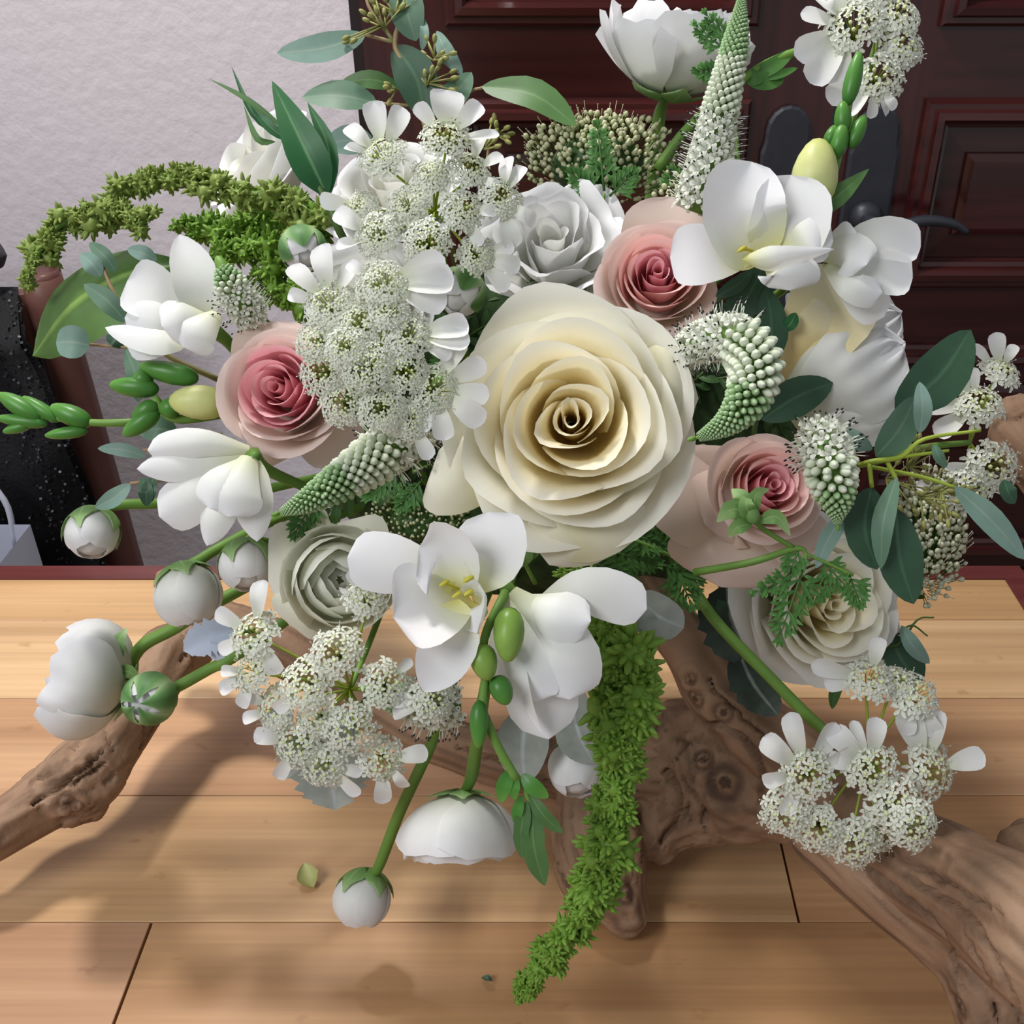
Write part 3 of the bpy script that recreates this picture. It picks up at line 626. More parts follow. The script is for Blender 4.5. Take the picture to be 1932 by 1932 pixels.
# amaranth tassels
def tuft_mesh(seed, mat):
    rn = random.Random(seed); mb = MB()
    for i in range(24):
        v = Vector((rn.gauss(0, 1), rn.gauss(0, 1), rn.gauss(0, 1))).normalized(); l = rn.uniform(.75, 1.15)
        mb.ell(v*l*.62, v, .40*l, .19, 5, 4, sharp=.7)
    mb.ell(Vector((0, 0, 0)), Vector((0, 0, 1)), .55, .55, 8, 5)
    mb.pv = [min(1, max(0, (Vector(v).length-.3)/.8)) for v in mb.v]
    return mb.mesh('tuft', mat)
TUFT = [tuft_mesh(s, AMA) for s in range(4)]; TUFTO = [tuft_mesh(s+9, AMD) for s in range(4)]
def amaranth(label, strands, tufts, seed, group, step=20, per=3, size=.6):
    rn = random.Random(seed); s0 = strands[0]; t = thing('amaranth', label, 'amaranth', P(*s0[0][:3]), group)
    for st in strands:
        mb = MB(); mb.tube([(P(x, y, d), max(3, r*.14)*d/F) for x, y, d, r in st], 7); mb.build('stem', STEM, t)
        L = sum(math.hypot(b[0]-a[0], b[1]-a[1]) for a, b in zip(st, st[1:])); n = max(3, int(L/step))
        for i, q in enumerate(cr(st, n)):
            x, y, d, r = q; rr = r*d/F*(.70+.42*math.sin(i*.83+seed+.6*math.sin(i*.37))**2)
            for k in range(per if i < n-1 else 1):
                a = rn.uniform(0, 6.28)+k*2*math.pi/per; off = rr*(1-size)*1.05 if i < n-1 else 0
                c = P(x, y, d)+(RT*math.cos(a)+UP*math.sin(a)*.9-FWD*math.sin(a*1.7+k)*.8)*off
                s = rr*size*rn.uniform(.85, 1.2)
                e = Matrix.LocRotScale(c, Matrix.Rotation(rn.uniform(0, 6), 3, Vector((rn.gauss(0, 1), rn.gauss(0, 1), rn.gauss(0, 1))).normalized()).to_quaternion(), Vector((s, s, s)))
                inst('tuft', tufts[rn.randrange(4)], t, e)
    return t

# veronica spikes
def budmesh(mat):
    mb = MB(); mb.ell(Vector((0, 0, .5)), Vector((0, 0, 1)), .6, .42, 7, 5); return mb.mesh('bud', mat)
VBM, VGM = budmesh(VB), budmesh(VG)
def floretmesh(seed):
    rn = random.Random(seed); mb = MB(); mb.tube([(Vector((0, 0, 0)), .22), (Vector((0, 0, .7)), .3), (Vector((0, 0, .95)), .42)], 6, 5, 0)
    for k in range(4):
        a = k*math.pi/2+.3; u = Vector((math.cos(a), math.sin(a), 0)); z = Vector((0, 0, 1))
        sheet(mb, [u*.25+z*.85, u*.6+z*1.15, u*.95+z*1.1], .75, ROUND, hint=z, cup=.2, nu=2, nv=4)
    for k in range(2):
        u = Vector((rn.uniform(-.5, .5), rn.uniform(-.5, .5), 0)); e = u+Vector((0, 0, rn.uniform(1.9, 2.6)))
        mb.tube([(u*.2+Vector((0, 0, .7)), .055), (e, .045)], 4, 3, 0); mb.ell(e, Vector((0, 0, 1)), .16, .13, 5, 4, 1)
    return mb.mesh('floret', [WF, DOT])
FLM_ = [floretmesh(s) for s in range(3)]
def veronica(label, path, seed, fo=.45, fg=.8, group='white veronica spikes'):
    """path from the open florets to the green tip: (x, y, d, r px)"""
    rn = random.Random(seed); t = thing('veronica', label, 'veronica', P(*path[0][:3]), group)
    mb = MB(); mb.tube([(P(x, y, d), r*.4*d/F) for x, y, d, r in path], 8); mb.build('stem', STEM, t)
    N = 400; q = cr(path, N); s = 0; ang = 0; L = [0]
    pts = [P(*a[:3]) for a in q]
    for a, b in zip(pts, pts[1:]): L.append(L[-1]+(b-a).length)
    pos = 0.
    while pos < L[-1]*.97:
        k = min(N-2, int(np.searchsorted(L, pos))); f = pos/L[-1]; r = max(2.5, q[k][3])*q[k][2]/F; tg = (pts[k+1]-pts[max(0, k-1)]).normalized()
        N_ = tg.orthogonal().normalized(); B = tg.cross(N_); rad = N_*math.cos(ang)+B*math.sin(ang); ang += 2.39996
        opn = f < fo; br = r*(.22 if opn else .165); rc = r*(.55 if opn else .72)
        dirn = (rad+tg*(.15 if opn else .4)).normalized(); c = pts[k]+rad*r*(.34 if opn else .5)
        sc_ = Vector((br*1.3, br*1.3, r*.42)) if opn else Vector((br/.42, br/.42, br*2.6))
        inst('floret' if opn else 'bud', rn.choice(FLM_) if opn else (VBM if f < fg else VGM), t, Matrix.LocRotScale(c, dirn.to_track_quat('Z', 'Y'), sc_))
        pos += (2*br)**2*(.62 if opn else .9)/(2*math.pi*rc)
    e = P(*path[-1][:3]); mb = MB(); mb.ell(e, pts[-1]-pts[-6], path[-1][3]*1.6*path[-1][2]/F, path[-1][3]*path[-1][2]/F, 8, 6, sharp=.5); mb.build('tip', STEM, t)
    return t

# lace flowers
def umbellet(t, hub, x, y, d, r, ax, petals, rn, ks=1):
    c = P(x, y, d); m = d/F; a = ax.normalized(); M = frame(c, a, rn.uniform(0, 6)); b = c-a*r*m*.75; Rm = r*m
    mb = MB(); n = int((22+r*.62)/ks**1.6); ends = []
    for i in range(n):
        rr = math.sqrt((i+.5)/n); th = i*2.39996; z = .34*(1-rr*rr)
        e = M @ Vector((rr*Rm*math.cos(th), rr*Rm*math.sin(th), z*Rm+rn.uniform(-.06, .06)*Rm)); ends.append((e, rr, (e-b).normalized()))
        mb.tube([(b, .8*m), (e, .7*m)], 4, 2)
    mb.tube([(hub, 3.0*m), ((hub+b)/2+UP*4*m, 2.8*m), (b, 2.6*m)], 6)
    u = mb.build('umbellet', STEMY, t)
    mb = MB()
    for e, rr, dn in ends:
        fs = (3.9+2.2*rr)*m*ks; N = dn.orthogonal().normalized(); B = dn.cross(N); a0 = rn.uniform(0, 6)
        if rr > .34 or rn.random() < .3:
            for k in range(5):
                th = a0+k*1.2566; u1 = N*math.cos(th)+B*math.sin(th); u2 = dn.cross(u1); l = fs*rn.uniform(1.1, 2.0)*(1+.5*max(0, u1.dot((e-c).normalized()))*rr); w_ = fs*.52
                p = e+dn*fs*.3
                mb.add([p, p+u1*l*.5+u2*w_+dn*l*.25, p+u1*l+u2*w_*.5+dn*l*.12, p+u1*l-u2*w_*.5+dn*l*.12, p+u1*l*.5-u2*w_+dn*l*.25], [(0, 1, 2, 3), (0, 3, 4)], [.5]*5)
        kb = 1.45 if rr < .5 else 1; mb.ell(e+dn*fs*.3, dn, fs*.55*kb, fs*.5*kb, 5, 4, 1 if rr < .62 else 0)
        if rr > .5 and rn.random() < .6:
            for k in range(2):
                q = e+dn*fs*rn.uniform(1, 2)+(N*rn.uniform(-1, 1)+B*rn.uniform(-1, 1))*fs*1.3; mb.tube([(e, .5*m), (q, .45*m)], 3, 2, 0); mb.ell(q, dn, 1.5*m, 1.4*m, 4, 3, 0)
    mb.build('floret_cluster', [WF, GF], u, kind='stuff')
    for pa in petals:
        an, ln = pa[0], pa[1]; wd = pa[2] if len(pa) > 2 else .5
        ca, sa = math.cos(R(an)), -math.sin(R(an)); mb = MB(); s0 = r*.62
        sheet(mb, pp(d, (x+ca*s0, y+sa*s0, 4), (x+ca*(s0+ln*.5), y+sa*(s0+ln*.5), rn.uniform(-12, 2)), (x+ca*(s0+ln), y+sa*(s0+ln), rn.uniform(-8, 14))), ln*wd*m*1.15, BLUNT, roll=rn.uniform(-35, 35), cup=rn.uniform(.1, .45), lobe=rn.choice([0, .12, .2]), nu=6, nv=10); mb.build('petal', W, u)
def lace(label, hub, stem, umbs, seed, group='white lace flower umbels', ks=1):
    rn = random.Random(seed); h = P(*hub); t = thing('lace_flower', label, 'lace flower', h, group)
    mb = MB(); mb.tube([(P(*foam_at(stem[0][0], stem[0][1], .92))+FWD*.004, stem[0][3]*.7/F)]+[(P(*s[:3]), s[3]*s[2]/F) for s in stem]+[(h, 5.5*hub[2]/F)], 8); mb.build('stem', STEM, t)
    for um in umbs:
        x, y, d, r = um[:4]; pet = um[4] if len(um) > 4 else []
        v = (P(x, y, d)-h); ax = cd(0, .35, 1)+v.normalized()*.45
        umbellet(t, h, x, y, d, r, ax, pet, rn, ks)
    return t

def dome(label, x, y, d, rx, ry, ax, n, seed, mat=TB, fil=True, dep=.6, name='trachelium', lf=(), stem=None, rb=5.2):
    rn = random.Random(seed); c = P(x, y, d); m = d/F; t = thing(name, label, 'trachelium', c+FWD*.02, 'domed heads of tiny buds'); mb = MB(); b = c+FWD*rx*dep*m-UP*ry*.8*m
    for i in range(n):
        rr = math.sqrt((i+.5)/n)*1.0; th = i*2.39996; k = 1+rn.uniform(-.12, .12)
        e = c+RT*(rr*rx*m*math.cos(th)*k)+UP*(rr*ry*m*math.sin(th)*k)-FWD*(dep*rx*m*(1-rr*rr)*.7)+UP*(ry*.2*m*(1-rr*rr)); e += Vector((rn.gauss(0, 1), rn.gauss(0, 1), rn.gauss(0, 1)))*2.5*m
        dn = (e-b).normalized(); s = rb*m*rn.uniform(.7, 1.25)
        mb.ell(e, dn, s*1.1, s, 5, 4, 0); mb.tube([(e, .9*m), (e-dn*26*m, .9*m)], 3, 2, 1)
        if fil and rr > .55 and rn.random() < .5:
            q = e+dn*rn.uniform(9, 24)*m; mb.tube([(e, .7*m), (q, .6*m)], 3, 2, 0); mb.ell(q, dn, 1.7*m, 1.5*m, 4, 3, 0)
    mb.build('bud_mass', [mat, STEM], t, kind='stuff')
    mb = MB(); mb.ell(c+FWD*30*m, UP, ry*.62*m, rx*.6*m, 14, 8); mb.build('heart', FILL, t)
    for pts, wd in lf: leaf_part(t, d, pts, wd, FERN, shape=LANCE)
    mb = MB(); seat_stem(mb, b, ax.normalized(), 5*m, 5*m); mb.build('stem', STEMD, t)
    return t

def frond(mb, d, x0, y0, x1, y1, n, ln, seed, w=9, dz=0, dt=0):
    """finely cut leaf drawn from base to tip"""
    rn = random.Random(seed); m = d/F; L = math.hypot(x1-x0, y1-y0); ux, uy = (x1-x0)/L, (y1-y0)/L
    mb.tube([(P(x0, y0, d+dz*m), 3*m), (P(x1, y1, d+(dz+dt)*m), 1.2*m)], 5, 4)
    for i in range(n):
        f = .25+.75*i/(n-1); l = ln*(1-.55*f)+6
        for s in ((-1, 1) if i < n-1 else (0,)):
            a = s*R(52-15*f); cx_, cy_ = ux*math.cos(a)-uy*math.sin(a), ux*math.sin(a)+uy*math.cos(a)
            bx, by = x0+ux*L*f, y0+uy*L*f; o = rn.uniform(-12, 8)
            for q, fl in ((0, 1), (-.6, .6), (.6, .6)):
                ex, ey = cx_*math.cos(q)-cy_*math.sin(q), cx_*math.sin(q)+cy_*math.cos(q); sx, sy = bx+cx_*l*.35*(q != 0), by+cy_*l*.35*(q != 0)
                sheet(mb, pp(d, (sx, sy, dz+dt*f), (sx+ex*l*fl*.5, sy+ey*l*fl*.5, dz+dt*f-5+o*.3), (sx+ex*l*fl, sy+ey*l*fl, dz+dt*f+o)), w*m, LANCE, fold=.25, nu=2, nv=5)
def fern(label, d, fronds, seed, loc, stems=(), group='finely cut green fern fronds', mat=FERN):
    t = thing('fern_sprig', label, 'fern', P(loc[0], loc[1], d), group)
    for s in stems:
        mb = MB(); mb.tube([(P(a, b, d+c*d/F), r*d/F) for a, b, c, r in s], 7); mb.build('stem', STEM, t)
    for k, f in enumerate(fronds):
        mb = MB(); frond(mb, d, *f, seed=seed+k); mb.build('frond', mat, t)
    return t

# ------------------------------------------------------------------ hidden heart of the bouquet
mb = MB(); cc = P(FX, FY_, FD); m = FD/F
def core(u, v):
    a, b = u*math.pi, (v-.5)*math.pi; k = 1+.07*noise.noise(Vector((math.cos(a)*3, math.sin(a)*3, v*8)))
    return cc+(RT*math.cos(a)*math.cos(b)*FRX*m+FWD*math.sin(a)*math.cos(b)*FRD+UP*math.sin(b)*FRY*m)*k
mb.grid(core, [2*i/40-1 for i in range(41)], [j/24 for j in range(25)])
single('floral_foam', mb, FOAM, 'dark green mossy foam mound glimpsed between the flower stems', 'floral foam', P(FX, FY_+FRY, FD))
rn = random.Random(21)
NF = 0
MARKS = [(1078, 792, 'the large cream rose'), (1240, 520, 'the upper pink rose'), (530, 735, 'the left pink rose'), (1430, 940, 'the lower pink rose'), (1565, 1140, 'the low cream rose'), (745, 380, 'the upper lace flower'), (1045, 435, 'the ruffled white lisianthus'), (700, 640, 'the dense lace flower'), (1590, 690, 'the long-petalled white bloom'), (622, 1092, 'the greenish ranunculus'), (830, 1100, 'the open freesia with yellow stamens'), (1390, 700, 'the hooked veronica'), (1440, 430, 'the cupped white freesia'), (1160, 1120, 'the top of the hanging amaranth'), (480, 480, 'the bushy amaranth'), (660, 900, 'the downward veronica spike')]
while NF < 64:
    x, y = rn.uniform(480, 1660), rn.uniform(400, 1190)
    if ((x-FX)/FRX)**2+((y-FY_)/FRY)**2 > .85: continue
    lm = min(MARKS, key=lambda q: math.hypot(q[0]-x, q[1]-y))[2]
    NF += 1; fx_, fy_, d = foam_at(x, y, .95); d -= rn.uniform(.008, .02); a = rn.uniform(0, 6.28); l = rn.uniform(70, 130); ca, sa = math.cos(a), math.sin(a)
    lv = []
    for k in range(7):
        f = .2+.8*k/6; s = (-1) ** k; b = a+s*.8*(k < 6); ll = l*.5*(1-.3*f)
        lv.append(((x+ca*l*f, y+sa*l*f, x+ca*l*f+math.cos(b)*ll, y+sa*l*f+math.sin(b)*ll), ll*.42, FILL, dict(roll=rn.uniform(-40, 40), bow=8)))
    sprig('filler_sprig', 'dark green leafy filler sprig tucked in behind '+lm, 'greenery', (x, y), [[(x, y, 75, 3.5), (x+ca*8, y+sa*8, 12, 3.5), (x+ca*l*.5, y+sa*l*.5, 0, 3), (x+ca*l, y+sa*l, -4, 2)]], lv, d, STEMD, 'dark filler sprigs between the blooms')

# ------------------------------------------------------------------ roses
RB = rose('large open cream rose with yellow heart in the middle of the bouquet', 'rose', 1078, 792, .50, 462, cd(-.02, .02, 1), (CR1, CR2, CR3), ROSE, 4, edge=.14, point=.075)
RP1 = rose('pink rose with pale outer petals above the large cream rose', 'rose', 1240, 520, .57, 232, cd(-.05, .15, 1), (PK1, PK2, PK3), PROSE, 8)
RP2 = rose('pink rose beside the yellow-green freesia bud and lace flower', 'rose', 530, 735, .56, 238, cd(-.1, .05, 1), (PK1, PK1, PK3), PROSE, 12)
RP3 = rose('pink rose with broad cream outer petals behind a small green seedling', 'rose', 1448, 920, .555, 215, cd(.25, .2, 1), (PK1, PK2, PK3), PROSE, 17)
rose('cream rose low in the bouquet under the cut fern fronds', 'rose', 1565, 1140, .62, 318, cd(.2, -.02, 1), (CR2, CR3, WC), ROSE, 23, edge=.2, point=.1)
rose('white rose with ruffled petals standing against the plaster wall', 'rose', 470, 310, .765, 270, cd(-.7, .35, .6), (WG, WC, W), LISI, 31, ruffle=.06)
rose('white bloom half hidden behind the upper lace flower', 'lisianthus', 745, 345, .636, 260, cd(-.1, .6, .9), (WC, WC, W), LISI, 37, ruffle=.04, name='lisianthus')
rose('white ruffled lisianthus between the trachelium and the cream rose', 'lisianthus', 1042, 448, .60, 285, cd(.0, .42, .9), (WC, W, W), LISI, 41, ruffle=.10, name='lisianthus')
rose('greenish white bloom covered by the middle lace flower', 'lisianthus', 690, 572, .572, 250, cd(-.1, .1, 1), (WG, WC, W), LISI, 43, ruffle=.06, name='lisianthus')
rose('pale cream rose seen from the side with long white petals by the door', 'rose', 1585, 660, .64, 270, cd(.75, .35, .55), (CR2, CR3, W), LISI, 47, ruffle=.05)
px_flower('lisianthus', 'white bloom with ruffled rim and long petals facing the mahogany door', 'lisianthus', 1590, 720, .575, [
    ([(1490, 790, 20), (1595, 725, -35), (1700, 650, 0)], 200, dict(shape=BLUNT, cup=-.15, frill=.05, nu=28, nv=20)), ([(1510, 812, 10), (1610, 785, -28), (1688, 745, 6)], 140, dict(shape=BLUNT, cup=-.2, frill=.05, nu=24)), ([(1485, 750, 20), (1590, 665, -18), (1698, 590, 10)], 130, dict(shape=BLUNT, cup=-.15, frill=.05, nu=28, nv=20)),
    ([(1480, 740, 30), (1545, 620, -14), (1602, 522, 10)], 170, dict(shape=BLUNT, cup=.2, mat=CR2)), ([(1520, 710, 40), (1615, 620, 10), (1672, 548, 30)], 150, dict(shape=BLUNT, cup=-.2, wave=.05, mat=W)), ([(1500, 690, 10), (1520, 620, -20), (1556, 570, -16)], 100, dict(shape=BLUNT, cup=-.2, mat=CR2))], mats=W)

def outer(t, d, mat, lst):
    for k, (pts, wd, o) in enumerate(lst):
        mb = MB(); oo = dict(cup=.3, shape=BLUNT, nu=10, nv=14); oo.update(o); sheet(mb, pp(d, *pts), wd*d/F, seed=k, **oo); mb.build('petal', mat, t)
outer(RB, .515, CR3, [([(1000, 1020, 20), (1130, 1000, -6), (1258, 962, 20)], 120, dict(shape=LANCE, cup=-.3)), ([(1120, 930, 30), (1070, 1010, 0), (1036, 1066, 30)], 170, dict(shape=OVATE, cup=-.2)), ([(1180, 760, 30), (1260, 745, -10), (1318, 752, 30)], 250, dict(shape=OVATE, cup=-.25)), ([(960, 900, 30), (880, 880, 0), (828, 850, 30)], 220, dict(cup=-.2))])
outer(RP1, .585, PK3, [([(1250, 540, 30), (1265, 450, 0), (1268, 371, 14)], 190, dict(cup=.2, shape=ROUND)), ([(1250, 520, 20), (1240, 590, -6), (1238, 648, 24)], 160, dict(cup=-.3)), ([(1240, 540, 20), (1290, 570, 0), (1320, 600, 20)], 90, dict(cup=-.2))])
outer(RP2, .575, PK3, [([(530, 740, 20), (600, 800, 0), (652, 872, 24)], 130, dict(cup=-.2)), ([(530, 720, 20), (520, 660, 0), (522, 606, 14)], 160, dict(cup=.2, shape=ROUND)), ([(520, 760, 10), (530, 820, -12), (560, 856, 10)], 170, dict(cup=-.25))])
outer(RP3, .565, PK3, [([(1440, 1000, 60), (1335, 960, 0), (1268, 850, 26)], 190, dict(cup=-.25)), ([(1420, 940, 40), (1385, 1040, 6), (1360, 1108, 40)], 240, dict(cup=-.3)), ([(1440, 940, 40), (1490, 1000, 6), (1506, 1060, 30)], 150, dict(cup=-.3)), ([(1440, 940, 40), (1400, 870, 14), (1395, 838, 26)], 190, dict(cup=-.1)), ([(1440, 950, 30), (1500, 920, 4), (1530, 890, 24)], 130, dict(cup=-.25)), ([(1440, 960, 10), (1380, 960, -28), (1330, 990, -4)], 170, dict(cup=-.35))])

# ------------------------------------------------------------------ ranunculus and their buds
ranunculus('big white ranunculus with loose petals standing above the bouquet', 1278, 62, .655, 250, cd(.12, .9, .35), 3, openness=.4, loose=.5, per=7, nl=6, stem=[(1245, 215, .692, 12), (1236, 300, .708, 12), (1215, 480, .712, 11)], hollow=.3, ruffle=.05, zstretch=.9, sepend=.22)
RS = ranunculus('white ranunculus turned away to the side over the driftwood arm', 160, 1280, .66, 230, cd(-.88, .28, .2), 5, openness=-.05, close=50, loose=.3, nl=6, stem=[(262, 1225, .665, 12), (330, 1185, .665, 12), (420, 1130, .66, 12)], hollow=.3, ruffle=.07, zstretch=.72, sepend=.18)
ranunculus('white ranunculus hanging head down above the table planks', 869, 1585, .60, 215, cd(.02, -.93, .22), 7, openness=.16, nl=6, stem=[(888, 1470, .595, 12), (900, 1400, .58, 12), (925, 1250, .56, 11)], hollow=.3, ruffle=.03, zstretch=.8, sepend=.2)
RG = ranunculus('greenish white ranunculus with tight rings of petals behind the freesia', 640, 1093, .575, 190, cd(.2, .05, 1), 9, openness=.25, nl=6, mats=(WG, WG, WG), hollow=.16, ruffle=.01, stem=[(690, 1070, .64, 12), (750, 1030, .685, 11)], sepend=.2)
for pts, wd in (([(222, 1268, 0), (222, 1215, -14), (240, 1184, 6)], 30), ([(222, 1268, 0), (218, 1300, -16), (238, 1335, 4)], 26), ([(225, 1268, -10), (245, 1268, -24), (264, 1292, -10)], 28)): leaf_part(RS, .655, pts, wd, SEP, name='sepal', shape=LANCE)
outer(RG, .585, WG, [([(655, 1090, 20), (570, 1085, -6), (506, 1095, 14)], 210, dict(cup=-.15)), ([(640, 1100, 20), (600, 1160, -8), (580, 1204, 14)], 190, dict(cup=-.15)), ([(640, 1080, 20), (575, 1030, 0), (535, 990, 20)], 150, dict(cup=-.15)), ([(650, 1080, 26), (650, 1020, 4), (640, 985, 20)], 170, dict(cup=-.15, shape=ROUND))])
BD = 'ranunculus buds round the bouquet'
ranunculus('ranunculus bud striped green and white hanging by the plaster wall', 174, 1006, .62, 98, cd(.15, -.75, .5), 11, nl=3, close=24, hollow=.45, sepend=.62, stem=[(180, 962, .625, 9), (230, 952, .63, 10), (300, 950, .64, 10), (420, 940, .66, 10)], name='ranunculus_bud', group=BD, cat='flower bud')
ranunculus('plump white ranunculus bud beside the driftwood stub', 356, 1124, .615, 124, cd(.3, -.85, .12), 13, nl=3, close=24, hollow=.45, sepend=.36, stem=[(372, 1058, .62, 10), (420, 1030, .63, 10), (520, 980, .65, 10)], name='ranunculus_bud', group=BD, cat='flower bud')
ranunculus('half opened green and white bud below the drooping freesia', 466, 1066, .60, 100, cd(.2, -.75, .45), 15, nl=3, close=24, hollow=.45, sepend=.6, stem=[(476, 1016, .628, 9), (530, 1025, .66, 9), (610, 985, .69, 9)], name='ranunculus_bud', group=BD, cat='flower bud')
ranunculus('closed green ranunculus bud in front of the driftwood arm', 282, 1318, .63, 94, cd(-.06, -.02, 1), 17, nl=2, close=20, hollow=.5, sepend=.97, sepmat=SEPD, stem=[(330, 1298, .64, 11), (395, 1262, .645, 11), (470, 1220, .65, 11)], name='ranunculus_bud', group=BD, cat='flower bud')
ranunculus('small white ranunculus bud hanging on a long bent stem', 684, 1698, .645, 108, cd(-.12, -.85, .3), 19, nl=3, close=24, hollow=.45, sepend=.45, stem=[(712, 1640, .64, 10), (755, 1530, .625, 11), (815, 1400, .60, 11), (840, 1320, .60, 11)], name='ranunculus_bud', group=BD, cat='flower bud')
ranunculus('pale green closed bud in front of the bushy amaranth', 572, 470, .55, 84, cd(.3, -.6, .6), 21, nl=2, close=20, hollow=.5, sepend=.8, sepmat=SEPD, stem=[(575, 505, .57, 8), (585, 545, .62, 8), (650, 600, .69, 8)], name='ranunculus_bud', group=BD, cat='flower bud')
ranunculus('striped green bud between lace flower and large cream rose', 868, 552, .575, 92, cd(-.15, -.55, .7), 23, nl=2, close=20, hollow=.5, sepend=.8, sepmat=SEPD, stem=[(868, 600, .60, 8), (880, 680, .65, 8)], name='ranunculus_bud', group=BD, cat='flower bud')
ranunculus('green and white bud beside the left edge of the cream rose', 858, 742, .535, 88, cd(.5, -.5, .5), 25, nl=2, close=20, hollow=.5, sepend=.7, stem=[(850, 790, .58, 8), (860, 860, .64, 8)], name='ranunculus_bud', group=BD, cat='flower bud')
ranunculus('white bud half hidden behind the hanging amaranth', 1088, 1450, .60, 108, cd(.1, -.7, .6), 27, nl=3, close=24, hollow=.45, sepend=.3, stem=[(1080, 1380, .60, 8), (1060, 1250, .62, 8)], name='ranunculus_bud', group=BD, cat='flower bud')

# ------------------------------------------------------------------ freesias
px_flower('freesia', 'wide open white freesia with yellow stamens below the cream rose', 'freesia', 860, 1110, .46, [
    ([(890, 1110, 30), (930, 1050, 0), (920, 966, 6)], 130, dict(shape=BLUNT, cup=.12)), ([(855, 1105, 40), (760, 1070, 10), (655, 1052, 14)], 118, dict(shape=BLUNT, cup=-.15)),
    ([(875, 1120, 60), (845, 1050, -4), (790, 1035, -20)], 150, dict(shape=BLUNT, cup=.5, roll=-20)), ([(885, 1125, 70), (805, 1150, 5), (742, 1165, -26)], 170, dict(shape=BLUNT, cup=.55, roll=20)),
    ([(865, 1130, 40), (845, 1220, 0), (800, 1306, 14)], 112, dict(shape=OVATE, cup=.25)), ([(885, 1120, 70), (912, 1130, 15), (900, 1195, -10)], 110, dict(shape=BLUNT, cup=.5, roll=60))],
    stems=[[(870, 1115, 70, 12), (912, 1108, 140, 10), (940, 1080, 270, 9)]], stamens=[[(875, 1115, 60), (850, 1105, 20), (838, 1100, -2)], [(878, 1120, 60), (868, 1115, 20), (862, 1122, -6)], [(880, 1115, 60), (880, 1100, 20), (884, 1092, 0)], [(880, 1120, 60), (882, 1118, 20), (884, 1118, -4)]])
px_flower('freesia', 'white freesia seen from its side beside the hanging amaranth', 'freesia', 1030, 1220, .475, [
    ([(965, 1120, 30), (1000, 1200, 0), (1035, 1395, 20)], 150, dict(shape=BLUNT, cup=-.3)), ([(985, 1130, 20), (1040, 1150, -30), (1115, 1172, -30)], 100, dict(shape=BLUNT, cup=-.5, roll=-20)),
    ([(960, 1120, 10), (1060, 1220, -28), (1075, 1320, -20)], 130, dict(shape=BLUNT, cup=-.35)), ([(960, 1125, 10), (1000, 1240, -26), (1050, 1310, -22)], 120, dict(shape=BLUNT, cup=-.35)),
    ([(1010, 1150, 20), (1110, 1115, 10), (1220, 1150, 20)], 100, dict(shape=BLUNT, cup=-.12)), ([(985, 1220, 0), (1000, 1320, -20), (1024, 1384, -10)], 40, dict(shape=OVATE, cup=.3, roll=60)),
    ([(960, 1130, 30), (965, 1220, 20), (985, 1330, 20)], 100, dict(shape=BLUNT, cup=-.3))],
    mats=WFS, stems=[[(968, 1125, 30, 16), (950, 1095, 40, 14), (960, 1050, 160, 9)]])
px_flower('freesia', 'large white freesia cupped open beneath the yellow-green bud', 'freesia', 1440, 470, .53, [
    ([(1440, 495, 50), (1398, 405, 4), (1418, 305, 14)], 160, dict(shape=ROUND, cup=.4)), ([(1455, 495, 60), (1488, 415, 12), (1492, 330, 18)], 150, dict(shape=ROUND, cup=.4)),
    ([(1420, 480, 40), (1340, 480, 0), (1264, 485, 14)], 118, dict(shape=BLUNT, cup=.1)), ([(1400, 490, 10), (1470, 490, -26), (1575, 470, -6)], 50, dict(shape=LANCE, cup=-.5, roll=30)),
    ([(1450, 480, 40), (1490, 505, -14), (1490, 548, 0)], 120, dict(shape=BLUNT, cup=-.3)), ([(1470, 480, 40), (1530, 450, -4), (1572, 455, 4)], 90, dict(shape=BLUNT, cup=-.2))],
    stems=[[(1450, 490, 60, 14), (1472, 505, 110, 11), (1480, 545, 200, 9)]], stamens=[[(1440, 485, 50), (1415, 472, 20), (1400, 470, 4)]])
px_flower('freesia', 'white freesia opening sideways in front of the iron door lever', 'freesia', 1620, 490, .55, [
    ([(1565, 485, 30), (1650, 452, 10), (1737, 466, 20)], 84, dict(shape=BLUNT, cup=.35)), ([(1565, 492, 20), (1640, 512, 0), (1722, 524, 10)], 84, dict(shape=BLUNT, cup=.3)),
    ([(1550, 480, 10), (1600, 470, -30), (1635, 500, -40)], 90, dict(shape=BLUNT, cup=-.4)), ([(1545, 475, 20), (1590, 450, -10), (1615, 436, -20)], 56, dict(shape=BLUNT, cup=-.3)),
    ([(1560, 500, 0), (1610, 540, -34), (1665, 552, -24)], 62, dict(shape=BLUNT, cup=-.4)), ([(1560, 490, 40), (1620, 545, 10), (1668, 598, 20)], 84, dict(shape=BLUNT, cup=-.2))],
    mats=WFS, stems=[[(1560, 485, 30, 14), (1525, 472, 80, 11), (1480, 468, 210, 9)]])
